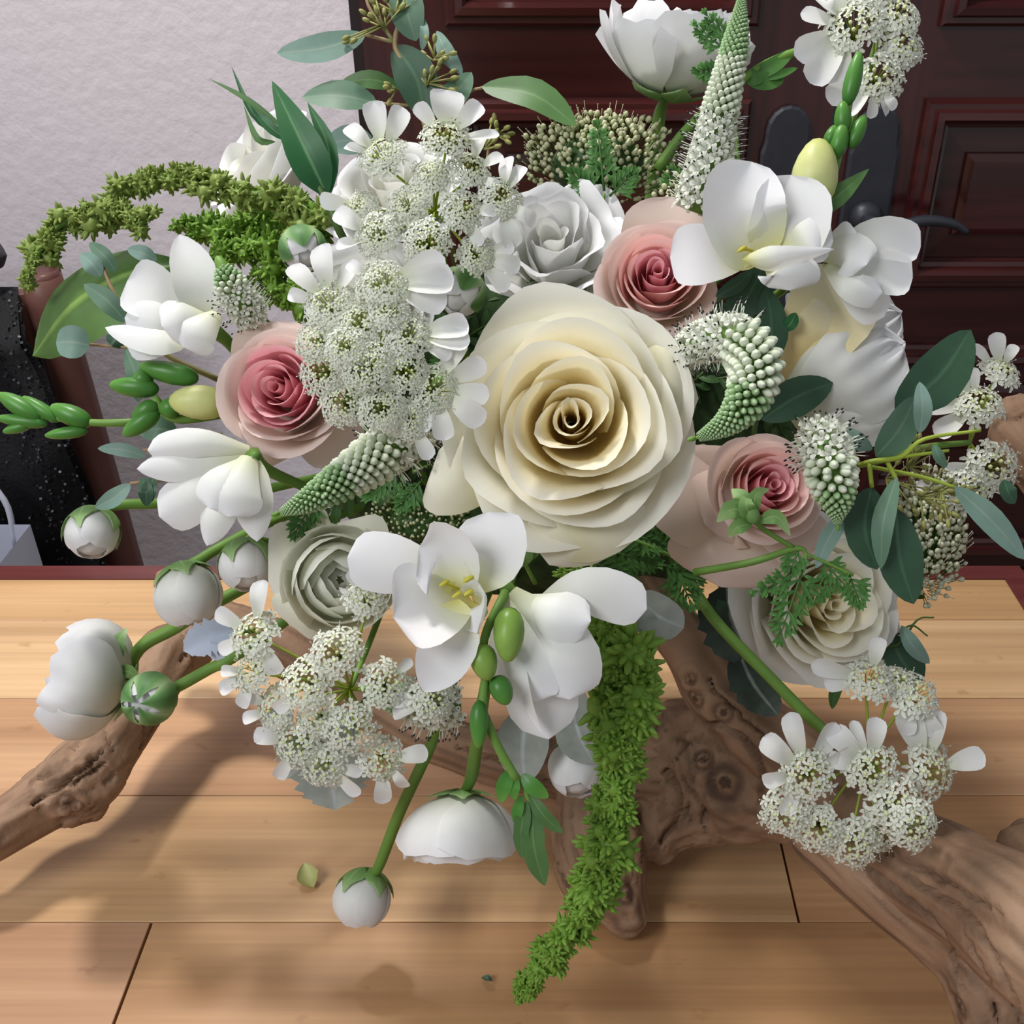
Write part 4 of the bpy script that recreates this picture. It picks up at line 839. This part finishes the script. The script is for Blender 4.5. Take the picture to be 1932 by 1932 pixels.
px_flower('freesia', 'white freesia spreading upwards in front of the broad green leaf', 'freesia', 350, 620, .57, [
    ([(385, 610, 20), (370, 530, 0), (338, 442, 14)], 88, dict(shape=OVATE, cup=.3, roll=20)), ([(370, 610, 40), (300, 560, 14), (240, 530, 24)], 110, dict(shape=BLUNT, cup=.2)),
    ([(350, 620, 30), (300, 606, 0), (235, 600, 10)], 76, dict(shape=BLUNT, cup=-.2)), ([(360, 640, 20), (290, 640, -10), (198, 618, 10)], 60, dict(shape=OVATE, cup=-.2, roll=20)),
    ([(390, 600, 0), (340, 600, -36), (305, 615, -40)], 90, dict(shape=BLUNT, cup=-.5)), ([(410, 590, 0), (370, 620, -40), (345, 655, -30)], 90, dict(shape=BLUNT, cup=-.4)), ([(360, 630, 30), (300, 645, 4), (240, 655, 14)], 60, dict(shape=BLUNT, cup=-.1))],
    mats=WFS, stems=[[(395, 615, 10, 16), (425, 640, 40, 12), (480, 680, 120, 9)]])
px_flower('freesia', 'white freesia drooping downwards under the left pink rose', 'freesia', 430, 900, .55, [
    ([(470, 850, 20), (370, 835, -10), (278, 850, 10)], 62, dict(shape=BLUNT, cup=-.4)), ([(460, 860, 20), (350, 875, 0), (258, 885, 14)], 70, dict(shape=OVATE, cup=-.2)),
    ([(450, 870, 20), (370, 930, 0), (300, 975, 14)], 100, dict(shape=BLUNT, cup=-.3)), ([(460, 870, 0), (420, 910, -36), (395, 960, -36)], 90, dict(shape=BLUNT, cup=-.4)),
    ([(470, 860, 0), (440, 920, -40), (430, 975, -36)], 110, dict(shape=BLUNT, cup=-.4)), ([(450, 890, 20), (410, 970, 0), (390, 1030, 10)], 66, dict(shape=OVATE, cup=-.3)),
    ([(480, 860, 10), (475, 950, -8), (485, 1022, 10)], 76, dict(shape=OVATE, cup=-.3))],
    mats=WFS, stems=[[(475, 855, 10, 16), (500, 884, 44, 12), (560, 912, 120, 10), (600, 925, 200, 9)]])
def freesia_buds(label, d, loc, stems, buds, leaves=()):
    t = thing('freesia_bud_spray', label, 'freesia buds', P(loc[0], loc[1], d), 'sprays of freesia buds')
    for s in stems:
        mb = MB(); mb.tube([(P(a, b, d+c*d/F), r*d/F) for a, b, c, r in s], 8); mb.build('stem', STEM, t)
    for b in buds: bud_part(t, d, *b[:6], dz=b[6] if len(b) > 6 else 0)
    for pts, wd, mt in leaves: leaf_part(t, d, pts, wd, mt, shape=LANCE)
freesia_buds('spray of green freesia buds reaching far out past the wall', .60, (240, 797), [[(330, 790, 40, 9), (240, 797, 0, 8), (170, 797, 0, 7), (80, 785, 0, 6)]],
    [(172, 800, 95, 766, 46, FB), (112, 795, 42, 748, 30, FB), (80, 792, -4, 742, 42, FB), (90, 800, -8, 788, 30, FB), (165, 812, 84, 822, 28, FB), (60, 800, 5, 815, 24, FB)])
freesia_buds('cluster of fat green freesia buds around one pale yellow bud', .585, (330, 770), [[(430, 780, 40, 10), (330, 790, 10, 9), (290, 750, 0, 9)]],
    [(300, 735, 206, 726, 46, FB), (285, 705, 252, 728, 42, FB), (375, 716, 262, 690, 50, FB), (300, 775, 232, 822, 42, FB), (300, 760, 250, 790, 40, FB), (340, 770, 300, 770, 46, FB), (430, 762, 318, 756, 78, FY, -20)])
freesia_buds('spray with a fat yellow-green freesia bud and green tip in front of the handles', .545, (1530, 430), [[(1500, 470, 100, 10), (1540, 420, 30, 10), (1575, 320, 10, 8), (1598, 220, 6, 7), (1615, 110, 4, 5)]],
    [(1528, 398, 1546, 260, 102, FY, -20), (1575, 300, 1592, 232, 40, FB, -10), (1590, 255, 1590, 190, 38, FB, -8), (1598, 200, 1622, 96, 38, FB, -8), (1604, 280, 1632, 216, 34, FB), (1560, 275, 1578, 236, 30, FB)],
    [([(1528, 405, 10), (1580, 370, -8), (1640, 318, 0)], 42, EGN)])
freesia_buds('row of light green freesia buds hanging between two open freesias', .465, (945, 1110), [[(972, 1075, 200, 9), (950, 1125, 50, 10), (914, 1205, 8, 9), (915, 1290, 6, 9), (903, 1380, 8, 12), (905, 1400, 10, 7)], [(915, 1350, 8, 8), (940, 1410, 14, 9), (975, 1470, 20, 8)]],
    [(962, 1145, 958, 1250, 70, FBL, -24), (905, 1215, 922, 1284, 60, FBL, -20), (935, 1275, 958, 1330, 50, FB, -14), (905, 1320, 903, 1412, 42, FB, -6)])
sprig('leaf_tip_sprig', 'bright green lobed leaf sprig beside the hanging ranunculus', 'greenery', (985, 1470), [[(945, 1430, 10, 7), (985, 1480, 6, 6), (1005, 1530, 4, 4)]],
    [((965, 1450, 945, 1515), 30, FB), ((985, 1460, 1035, 1505), 32, FB), ((975, 1465, 970, 1510), 22, FB), ((1000, 1500, 1062, 1572), 30, EGN, dict(teeth=.3)), ((995, 1510, 985, 1620), 34, EGN, dict(teeth=.3)), ((1005, 1520, 1028, 1672), 50, EGN, dict(teeth=.4)), ((985, 1500, 975, 1560), 22, FB)], .50)

# ------------------------------------------------------------------ veronica
veronica('tall white veronica spike with green tip in front of the top ranunculus', [(1310, 400, .56, 50), (1335, 330, .555, 56), (1350, 250, .55, 46), (1370, 160, .545, 36), (1388, 80, .545, 28), (1398, 10, .545, 12), (1402, -25, .545, 5)], 3, fo=.42, fg=.66)
veronica('white veronica hooking over sharply beside the cream rose', [(1275, 680, .535, 34), (1325, 645, .515, 48), (1390, 640, .50, 58), (1425, 690, .49, 60), (1412, 750, .485, 48), (1375, 795, .485, 30), (1325, 822, .487, 12), (1305, 828, .487, 6)], 5, fo=.40, fg=.68)
veronica('short white veronica bending down onto the lower pink rose', [(1540, 812, .525, 50), (1560, 850, .515, 58), (1570, 900, .51, 54), (1578, 940, .51, 38), (1580, 980, .512, 12), (1581, 995, .512, 5)], 7, fo=.38, fg=.64)
veronica('white veronica spike pointing down below the middle lace flower', [(800, 800, .545, 52), (750, 835, .53, 62), (700, 870, .515, 54), (640, 910, .50, 42), (580, 945, .49, 26), (535, 965, .492, 10), (520, 970, .492, 6)], 9, fo=.34, fg=.62)
veronica('small white veronica between left freesia and bushy amaranth', [(480, 600, .58, 40), (455, 570, .57, 42), (435, 535, .565, 34), (420, 505, .565, 16)], 11, fo=.6, fg=.75)
veronica('dark stamened veronica under the lower lace flower', [(865, 1330, .55, 46), (820, 1335, .545, 50), (770, 1325, .54, 38), (720, 1310, .54, 22), (690, 1300, .54, 8)], 13, fo=.5, fg=.6)

# ------------------------------------------------------------------ amaranth
amaranth('long bright green amaranth tassel hanging down the front to the table', [[(1075, 1075, .575, 40), (1120, 1130, .56, 48), (1162, 1200, .535, 66), (1180, 1290, .53, 80), (1172, 1365, .53, 76), (1174, 1430, .535, 60), (1158, 1500, .54, 54), (1150, 1570, .545, 56), (1140, 1640, .55, 60), (1100, 1720, .56, 54), (1050, 1790, .575, 44), (1010, 1845, .585, 36), (978, 1890, .595, 20)]], TUFT, 3, 'green amaranth tassels', per=4, step=19)
amaranth('arching olive green amaranth strand curling out before the wall', [[(590, 420, .635, 59), (505, 375, .635, 52), (445, 362, .635, 44), (390, 350, .635, 39), (343, 328, .635, 41), (300, 340, .635, 36), (265, 336, .635, 36), (232, 356, .635, 39), (222, 392, .635, 44), (190, 412, .635, 44), (160, 400, .635, 33), (120, 420, .635, 39), (86, 450, .635, 44), (66, 492, .635, 41), (55, 540, .635, 23)], [(222, 392, .630, 30), (255, 425, .625, 47), (290, 402, .625, 30)]], TUFTO, 5, 'green amaranth tassels', per=3, step=19)
amaranth('bushy green amaranth cluster below the arching strand', [[(600, 440, .690, 50), (545, 410, .680, 50), (480, 425, .680, 48), (400, 435, .680, 42), (335, 425, .680, 34)], [(610, 500, .690, 46), (530, 480, .680, 46), (460, 480, .675, 44), (410, 490, .670, 36), (440, 520, .660, 30)], [(600, 580, .690, 48), (545, 545, .680, 52), (490, 520, .680, 44)], [(470, 380, .690, 30), (540, 380, .690, 40), (580, 390, .690, 36)]], TUFT, 7, 'green amaranth tassels', per=4, step=20)

# ------------------------------------------------------------------ lace flowers
lace('white lace flower with loose petals at the top of the bouquet', (820, 398, .57), [(870, 640, .66, 7), (828, 450, .60, 6)], [
    (722, 295, .545, 46, [(140, 60), (100, 78), (68, 72), (165, 45)]), (840, 262, .54, 46, [(130, 58), (88, 64, .9), (45, 66), (5, 74, .3)]), (885, 322, .55, 40, [(70, 48), (25, 45), (-30, 40)]), (815, 332, .55, 36), (770, 388, .545, 40), (872, 398, .545, 40, [(-60, 50), (0, 40)]),
    (945, 375, .55, 40, [(80, 56), (55, 50), (-75, 72), (-35, 55)]), (712, 445, .54, 42, [(150, 66), (195, 55)]), (805, 458, .54, 44, [(-100, 55)]), (900, 482, .55, 36, [(-50, 66), (-15, 62), (15, 50)]), (680, 390, .55, 30, [(170, 60)])], 1)
lace('big dense white lace flower between the pink rose and cream rose', (718, 662, .515), [(800, 900, .66, 7), (730, 720, .56, 6)], [
    (622, 575, .485, 50, [(135, 74), (98, 84), (60, 60), (165, 50)]), (722, 535, .48, 50, [(-18, 96), (4, 104), (22, 96), (150, 46)]), (600, 642, .485, 42), (680, 612, .48, 44), (772, 632, .48, 48, [(-6, 86), (10, 84), (-28, 60)]), (612, 700, .485, 46), (692, 690, .475, 48), (762, 700, .48, 44),
    (822, 732, .485, 46, [(62, 76), (28, 78), (-8, 74), (-36, 84), (-80, 72), (-110, 60)]), (650, 760, .485, 44), (722, 772, .48, 44), (775, 792, .485, 38, [(-65, 60)]), (655, 655, .475, 40), (735, 590, .478, 36)], 2)
lace('white lace flower spilling over the driftwood below the greenish ranunculus', (660, 1300, .56), [(750, 1085, .66, 7), (690, 1230, .58, 6)], [
    (482, 1196, .54, 44, [(82, 76), (150, 60), (205, 50), (-60, 60)]), (636, 1230, .525, 46), (580, 1290, .53, 48, [(-140, 50)]), (728, 1290, .53, 44, [(45, 40)]), (480, 1266, .545, 38, [(-150, 52), (-110, 50), (180, 40)]), (522, 1335, .545, 38, [(200, 45), (160, 40)]), (662, 1372, .535, 46), (562, 1402, .545, 44, [(168, 58), (-120, 50)]),
    (612, 1442, .545, 40, [(-40, 64), (-10, 50)]), (722, 1432, .545, 40, [(8, 62), (-90, 60), (-50, 45)]), (815, 1320, .53, 38, [(180, 55), (200, 55)]), (690, 1130, .515, 36, [(120, 40), (160, 30)]), (600, 1350, .54, 36)], 3, ks=1.4)
lace('white lace flower on a long green stem resting over the driftwood foot', (1640, 1425, .60), [(1290, 1075, .645, 10), (1345, 1165, .612, 11), (1450, 1275, .60, 11), (1555, 1378, .595, 11)], [
    (1520, 1460, .575, 46, [(140, 78), (104, 92, .4), (60, 84), (28, 66), (190, 54), (-120, 60)]), (1645, 1452, .575, 48, [(135, 80), (112, 70, .3), (85, 70), (165, 60)]), (1752, 1452, .59, 52, [(84, 84), (14, 78), (112, 90)]), (1482, 1532, .58, 42, [(80, 45)]), (1545, 1562, .58, 42), (1612, 1588, .58, 46), (1690, 1522, .572, 52), (1722, 1556, .565, 44), (1660, 1560, .585, 40),
    (1640, 1282, .582, 42, [(165, 88, .35), (75, 56), (185, 60)]), (1725, 1312, .587, 44, [(-60, 60), (-100, 50)]), (1690, 1290, .587, 32)], 4, ks=1.4)
lace('white lace flower with drooping petals in front of the door rail', (1655, 75, .62), [(1530, 370, .65, 6), (1600, 250, .63, 6)], [
    (1610, 52, .60, 54, [(120, 70), (165, 70), (205, 90), (232, 100), (250, 84), (140, 60)]), (1690, 30, .605, 44), (1655, 148, .60, 44, [(200, 76), (230, 66), (-100, 50), (-60, 40), (-75, 44)]), (1700, 92, .605, 38), (1640, -10, .605, 40)], 5, ks=1.4)
lace('small white lace flower at the driftwood tip near the door', (1830, 835, .645), [(1600, 880, .60, 6), (1740, 845, .63, 7)], [
    (1845, 765, .63, 44, [(130, 76), (178, 78), (215, 72), (100, 46)]), (1886, 702, .64, 32, [(135, 56), (95, 56), (60, 40)]), (1872, 880, .63, 46, [(180, 60, .3)]), (1830, 920, .63, 42, [(178, 76, .3)])], 6, ks=1.4)

# ------------------------------------------------------------------ trachelium
dome('domed head of greenish trachelium buds behind the white lisianthus', 1130, 305, .665, 155, 85, cd(0, 1, .4), 420, 1, lf=[([(1140, 330), (1135, 280), (1128, 235)], 30), ([(1130, 340), (1150, 300), (1165, 270)], 24), ([(1120, 350), (1100, 320), (1090, 300)], 22)])
dome('shadowed trachelium buds between veronica and open freesia', 790, 985, .60, 100, 60, cd(0, 1, .4), 220, 2, rb=3.2, fil=False)
dome('creamy domed flower head at the right behind the eucalyptus', 1752, 1010, .66, 72, 128, cd(.5, .2, .6), 420, 3, mat=organic('creamy_bud', [(0, (206, 208, 170)), (1, (230, 232, 208))], tr=.2), fil=True, rb=5, stem=(1500, 1020, .66))
dome('greenish bud cluster beneath the tall veronica', 1310, 380, .60, 70, 70, cd(0, 1, .4), 110, 4, fil=False)

# ------------------------------------------------------------------ eucalyptus
def seeds(t, d, x, y, ang, n, ln, rn):
    mb = MB(); m = d/F
    for i in range(n):
        a = ang+rn.uniform(-1.1, 1.1); l = ln*rn.uniform(.4, 1); e = P(x+math.cos(a)*l, y-math.sin(a)*l, d+rn.uniform(-18, 18)*m); b = P(x+math.cos(ang)*l*.3, y-math.sin(ang)*l*.3, d)
        mb.tube([(b, 2*m), (e, 1.6*m)], 5, 3); mb.ell(e+(e-b).normalized()*5*m, e-b, 9*m, 5*m, 6, 5)
    return mb.build('seed_cluster', SEED, t)
t = sprig('eucalyptus_sprig', 'seeded eucalyptus sprig with grey leaves in front of the door frame', 'eucalyptus', (830, 420), [[(870, 540, 110, 6), (845, 440, 20, 6), (815, 280, 0, 6), (770, 140, 0, 5.5), (745, 80, 0, 5), (770, 0, 0, 4), (775, -40, 0, 4)], [(745, 80, 0, 4), (690, 66, 0, 3)], [(790, 200, 0, 3), (712, 195, -6, 3)], [(835, 260, 0, 3), (880, 180, 0, 3), (912, 165, 0, 3)], [(745, 80, 0, 4), (700, 20, 0, 3.5), (690, -10, 0, 3)], [(890, 540, 110, 4), (880, 470, 20, 4), (915, 330, 10, 4), (925, 250, 0, 3)]],
    [((690, 66, 522, 100), 56, EG, dict(bend=-.05)), ((712, 195, 570, 183), 68, EM, dict(roll=20)), ((745, 85, 800, 225), 80, ED, dict(bend=-.1)), ((765, -40, 785, 78), 66, EM), ((796, 95, 798, 32), 18, EG), ((824, 58, 873, 140), 32, EG), ((812, 215, 890, 136), 52, EM), ((908, 163, 1088, 238), 66, EGN, dict(bend=-.12, roll=-15, dz=-34, dt=-40)), ((755, 165, 640, 158), 36, EGN, dict(bend=.1, dz=20)), ((706, 268, 612, 272), 58, EG, dict(dz=10))], .665, STEMR)
rn = random.Random(2)
for x, y, a, n, l in ((735, 65, 2.2, 12, 80), (745, 40, 1.5, 10, 60), (800, 170, 1.0, 12, 62), (815, 120, 1.2, 10, 50), (912, 290, 1.3, 10, 60), (930, 260, .8, 6, 40), (755, 170, 2.9, 5, 30)): seeds(t, .66, x, y, a, n, l, rn)
t = sprig('eucalyptus_sprig', 'seeded eucalyptus sprig with long dark leaves at the right of the bouquet', 'eucalyptus', (1600, 890), [[(1560, 900, 90, 6), (1640, 872, 0, 5.5), (1700, 862, 0, 5), (1745, 828, 0, 4), (1850, 812, 10, 3)], [(1640, 872, 0, 5), (1645, 920, 0, 4)], [(1672, 868, 0, 5), (1692, 905, 0, 4)], [(1700, 862, 0, 4), (1790, 850, 5, 3)], [(1640, 880, 20, 4), (1740, 900, 30, 4), (1805, 920, 20, 3)]],
    [((1688, 775, 1832, 622), 104, ED, dict(dz=60, bend=.08)), ((1652, 862, 1728, 748), 74, EM, dict(roll=20)), ((1735, 818, 1735, 720), 36, EG, dict(dz=-20)), ((1645, 918, 1655, 1075), 80, ED, dict(bend=.12)), ((1692, 960, 1724, 1140), 88, ED, dict(dz=10)), ((1692, 900, 1662, 1074), 42, EM, dict(dz=-20, roll=30)), ((1800, 918, 1934, 1056), 50, EG, dict(bend=-.03)), ((1600, 965, 1540, 1072), 36, EG), ((1590, 808, 1646, 848), 36, EG, dict(dz=20)), ((1762, 838, 1786, 882), 22, EM), ((1895, 905, 1915, 950), 34, ED, dict(dz=40))], .525, STEMY)
for x, y, a, n, l in ((1660, 900, -.3, 14, 90), (1700, 880, 0, 12, 70), (1720, 930, -.4, 14, 90), (1760, 920, -.5, 12, 70)): seeds(t, .545, x, y, a, n, l, rn)
sprig('eucalyptus_sprig', 'dark eucalyptus leaves between the white freesia and the hooked veronica', 'eucalyptus', (1420, 700), [[(1420, 830, 40, 6), (1440, 690, 10, 5), (1420, 560, 10, 5)]], [((1375, 600, 1440, 502), 76, ED, dict(dz=10)), ((1448, 695, 1446, 542), 66, ED, dict(roll=15)), ((1436, 792, 1572, 722), 74, ED, dict(bend=-.05)), ((1480, 624, 1502, 590), 26, LD), ((1350, 560, 1420, 510), 30, ED)], .565, STEMD)
sprig('eucalyptus_sprig', 'small grey eucalyptus leaves around the broad leaf at the left', 'eucalyptus', (320, 700), [[(420, 720, 60, 6), (300, 660, 0, 5), (220, 560, 0, 4), (190, 490, 0, 3)], [(300, 660, 0, 3), (170, 650, 0, 3)], [(420, 820, 60, 5), (270, 850, 0, 3)], [(360, 900, 40, 4), (245, 912, 0, 3)]],
    [((190, 522, 152, 478), 36, EG), ((218, 512, 168, 458), 30, EM), ((296, 492, 240, 470), 30, EG), ((238, 608, 158, 536), 40, EM, dict(dz=-20)), ((168, 652, 106, 646), 62, EG, dict(shape=ROUND, dz=-24)), ((232, 656, 200, 634), 24, ED), ((262, 760, 236, 655), 34, EM), ((276, 862, 184, 846), 26, EG), ((180, 958, 246, 912), 34, EG), ((335, 815, 258, 812), 50, EM, dict(dz=10)), ((276, 955, 268, 900), 30, ED), ((290, 900, 280, 950), 30, ED), ((350, 800, 330, 780), 26, DMB)], .605, STEMR)
sprig('eucalyptus_sprig', 'dark eucalyptus leaves poking out under the low cream rose', 'eucalyptus', (1660, 1230), [[(1580, 1150, 40, 5), (1680, 1220, 10, 4), (1730, 1170, 0, 2), (1762, 1165, 0, 1.5)], [(1690, 1200, 10, 2), (1720, 1180, 0, 2), (1750, 1200, 0, 1.5)]], [((1700, 1180, 1754, 1252), 32, EG), ((1680, 1200, 1738, 1290), 84, ED, dict(dz=14)), ((1590, 1270, 1570, 1338), 24, FILL), ((1700, 1300, 1722, 1350), 30, FILL, dict(dz=24)), ((1660, 1300, 1650, 1290), 20, FILL)], .638, STEMD)

# ------------------------------------------------------------------ other foliage
t = thing('broad_leaf', 'broad green leaf with a pale midrib behind the left freesia', 'leaf', P(330, 500, .62))
mb = MB(); sheet(mb, pp(.637, (345, 498, 20), (230, 520, -4), (130, 580, 0), (62, 672, 30)), 190*.637/F, [(0, .1), (.12, .4), (.3, .85), (.5, 1), (.7, .9), (.85, .6), (.95, .3), (1, 0)], roll=25, fold=-.25, wave=.02, nu=10, nv=20); mb.build('blade', LG, t)
stem_part(t, [(345, 498, .642, 6), (400, 522, .638, 6), (490, 600, .645, 6), (585, 655, .70, 6)])
t = thing('lisianthus_bud', 'dark green pointed lisianthus bud leaves beside the wall', 'leaf', P(630, 400, .60))
stem_part(t, [(700, 520, .64, 7), (648, 450, .595, 8), (620, 385, .59, 8), (580, 320, .59, 7), (535, 262, .59, 5)], STEMD)
for pts, wd, mt, o in (([(618, 372, 0), (575, 280, -20), (513, 152, 0)], 78, LD, dict(fold=.3, bend=0)), ([(622, 372, 0), (620, 280, -6), (580, 192, 4)], 36, LD, dict(fold=.3)), ([(538, 262, 0), (478, 215, 0), (436, 124, 0)], 14, LD, {}), ([(545, 250, 0), (470, 190, -6), (394, 148, 0)], 12, EGN, {}), ([(548, 268, 0), (505, 235, -4), (466, 186, 0)], 22, LD, {}), ([(520, 268, 0), (486, 262, -10), (460, 200, 0)], 14, EGN, {})):
    o.pop('bend', None); leaf_part(t, .59, pts, wd, mt, name='leaf', shape=LANCE, **o)
DG = 'silvery dusty miller leaves'
sprig('dusty_miller', 'blue-grey lobed dusty miller leaf above the driftwood arm', 'leaf', (430, 1190), [[(480, 1190, 30, 5), (430, 1195, 0, 4)]], [((440, 1190, 346, 1228), 66, DMB, dict(teeth=.5, nv=24)), ((440, 1200, 400, 1245), 40, DMB, dict(teeth=.5, nv=24))], .58, STEMD, DG)
sprig('dusty_miller', 'silver-grey toothed dusty miller leaf under the lower lace flower', 'leaf', (600, 1400), [[(700, 1300, 50, 5), (640, 1400, 10, 5)]], [((640, 1380, 632, 1528), 140, DM, dict(teeth=.3, nv=26, fold=.25)), ((590, 1380, 540, 1470), 60, DM, dict(teeth=.4, nv=24)), ((640, 1330, 640, 1420), 90, DMB, dict(teeth=.2, nv=20)), ((550, 1330, 505, 1405), 50, DMB, dict(teeth=.4, nv=24))], .575, STEMD, DG)
sprig('dusty_miller', 'grey felted leaves in the shade behind the side-on freesia', 'leaf', (1000, 1380), [[(1060, 1250, 50, 5), (1010, 1360, 10, 5)]], [((1000, 1330, 990, 1480), 100, DM, dict(dz=20)), ((1080, 1330, 1120, 1440), 90, DM, dict(dz=30)), ((1090, 1290, 1090, 1400), 60, DM, dict(dz=30))], .575, STEMD, DG)
sprig('dusty_miller', 'soft grey leaf lying against the upright driftwood limb', 'leaf', (1210, 1140), [[(1150, 1090, 30, 5), (1210, 1140, 0, 4)]], [((1195, 1125, 1290, 1185), 80, DM, dict(shape=ROUND)), ((1200, 1140, 1240, 1200), 46, DM, {})], .56, STEMD, DG)
sprig('variegated_leaf', 'dark marbled ivy-like leaf below the lower pink rose', 'leaf', (1380, 1130), [[(1350, 1090, 20, 5), (1380, 1140, 0, 4)]], [((1370, 1100, 1420, 1250), 130, DMD, dict(teeth=.3, nv=24)), ((1390, 1220, 1468, 1350), 86, DMD, dict(teeth=.3, nv=24)), ((1330, 1130, 1370, 1180), 60, ED)], .652, STEMD)
fern('feathery cut leaf sprigs hanging in front of the low cream rose', .525, [(1520, 1060, 1475, 1192, 6, 60, ), (1500, 1085, 1430, 1115, 4, 30), (1560, 1080, 1535, 1125, 4, 44), (1545, 1050, 1590, 1100, 4, 40), (1600, 1080, 1620, 1130, 5, 44), (1510, 1030, 1490, 1080, 4, 36)], 3, (1520, 1040), [[(1310, 1080, 80, 8), (1420, 1060, 10, 7), (1500, 1035, 0, 6), (1520, 1045, 0, 4), (1515, 1080, 0, 3)], [(1520, 1045, 0, 3), (1560, 1062, -6, 3), (1610, 1085, -6, 3)], [(1500, 1035, 0, 5), (1450, 1005, -6, 5), (1425, 985, -10, 5)]])
t = thing('seedling_bud', 'pale green star-shaped bud with curling sepals before the lower pink rose', 'flower bud', P(1425, 985, .51))
for pts, wd in (([(1425, 985), (1385, 960, -20), (1352, 985, 0)], 44), ([(1420, 980), (1400, 940, -20), (1380, 922, 0)], 34), ([(1425, 978), (1425, 935, -20), (1452, 922, 0)], 26), ([(1430, 985), (1465, 975, -12), (1492, 1012, 0)], 30), ([(1420, 988), (1390, 995, -20), (1375, 1015, 0)], 30), ([(1420, 982), (1408, 955, -30), (1412, 930, -10)], 36)):
    leaf_part(t, .512, pts, wd, SEP, name='sepal', shape=LANCE)
bud_part(t, .51, 1428, 988, 1402, 945, 36, SEP, 'bud')
fern('fern fronds in front of the top ranunculus', .60, [(1375, 100, 1318, 52, 5, 34), (1375, 80, 1335, 30, 4, 28), (1372, 140, 1322, 135, 5, 34)], 5, (1378, 140), [[(1395, 330, 30, 4), (1380, 140, 0, 3), (1372, 80, 0, 2)]])
fern('dark fern fronds below the cream rose and beside the pink rose', .60, [(1230, 940, 1285, 1010, 6, 50), (1240, 900, 1280, 1000, 6, 50), (1150, 1040, 1230, 1060, 6, 50), (1100, 1050, 1180, 1090, 6, 60), (1240, 1060, 1310, 1090, 6, 50), (1270, 1060, 1300, 1130, 6, 60), (1200, 1010, 1250, 1030, 5, 40)], 9, (1200, 1020), [[(1100, 980, 60, 5), (1200, 1020, 0, 4), (1270, 1050, 0, 4)]])
fern('bright fern tuft in front of the trachelium buds', .62, [(1140, 360, 1128, 245, 6, 40), (1150, 370, 1190, 330, 5, 40), (1130, 370, 1085, 330, 5, 40), (1290, 390, 1330, 360, 5, 40), (1280, 370, 1270, 330, 5, 40)], 15, (1140, 375), [[(1130, 430, 20, 4), (1140, 365, 0, 3)]])
fern('green fern bits under the veronica by the cream rose', .585, [(760, 880, 700, 930, 6, 46), (800, 900, 760, 950, 6, 46), (600, 930, 560, 1000, 6, 46), (860, 660, 830, 690, 5, 40)], 19, (790, 890), [[(860, 860, 40, 4), (780, 890, 0, 3)]])
t = sprig('stem_leaf', 'spiky green bract on the stem behind the top ranunculus', 'leaf', (1420, 140), [[(1240, 320, 20, 11), (1300, 240, 0, 10), (1410, 145, 0, 9), (1460, 115, 0, 9), (1510, 95, 0, 8)]], [((1405, 148, 1500, 92), 30, FERN), ((1405, 148, 1480, 150), 36, FERN), ((1410, 150, 1440, 135), 34, FERN), ((1420, 145, 1505, 128), 18, FERN), ((1430, 142, 1450, 158), 18, FERN)], .645)
t = sprig('stem_leaf', 'light green rounded bracts tucked under the large cream rose', 'leaf', (1000, 1060), [[(1010, 1100, 60, 5), (990, 1062, 10, 4)]], [((1000, 1060, 970, 1010), 60, SEP, dict(shape=ROUND)), ((985, 1070, 975, 1020), 46, SEP, {})], .53)

# ------------------------------------------------------------------ bits fallen on the table
mb = MB(); sheet(mb, [ZP(592, 1674, .003), ZP(582, 1655, .004), ZP(574, 1628, .010)], .015, OVATE, hint=Vector((0, -.3, 1)), cup=.7, nu=8)
single('fallen_sepal', mb, organic('dry_sepal', [(0, (170, 172, 104)), (1, (196, 200, 140))], tr=.15), 'small dry green sepal lying on the table planks', 'sepal', ZP(582, 1675, .0))
mb = MB(); sheet(mb, [ZP(910, 1843, .002), ZP(920, 1846, .006), ZP(930, 1850, .002)], .005, OVATE, hint=Vector((0, 0, 1)), cup=.4)
single('fallen_leaf_bit', mb, EM, 'tiny dark green leaf scrap near the amaranth tip', 'leaf', ZP(920, 1850, 0))
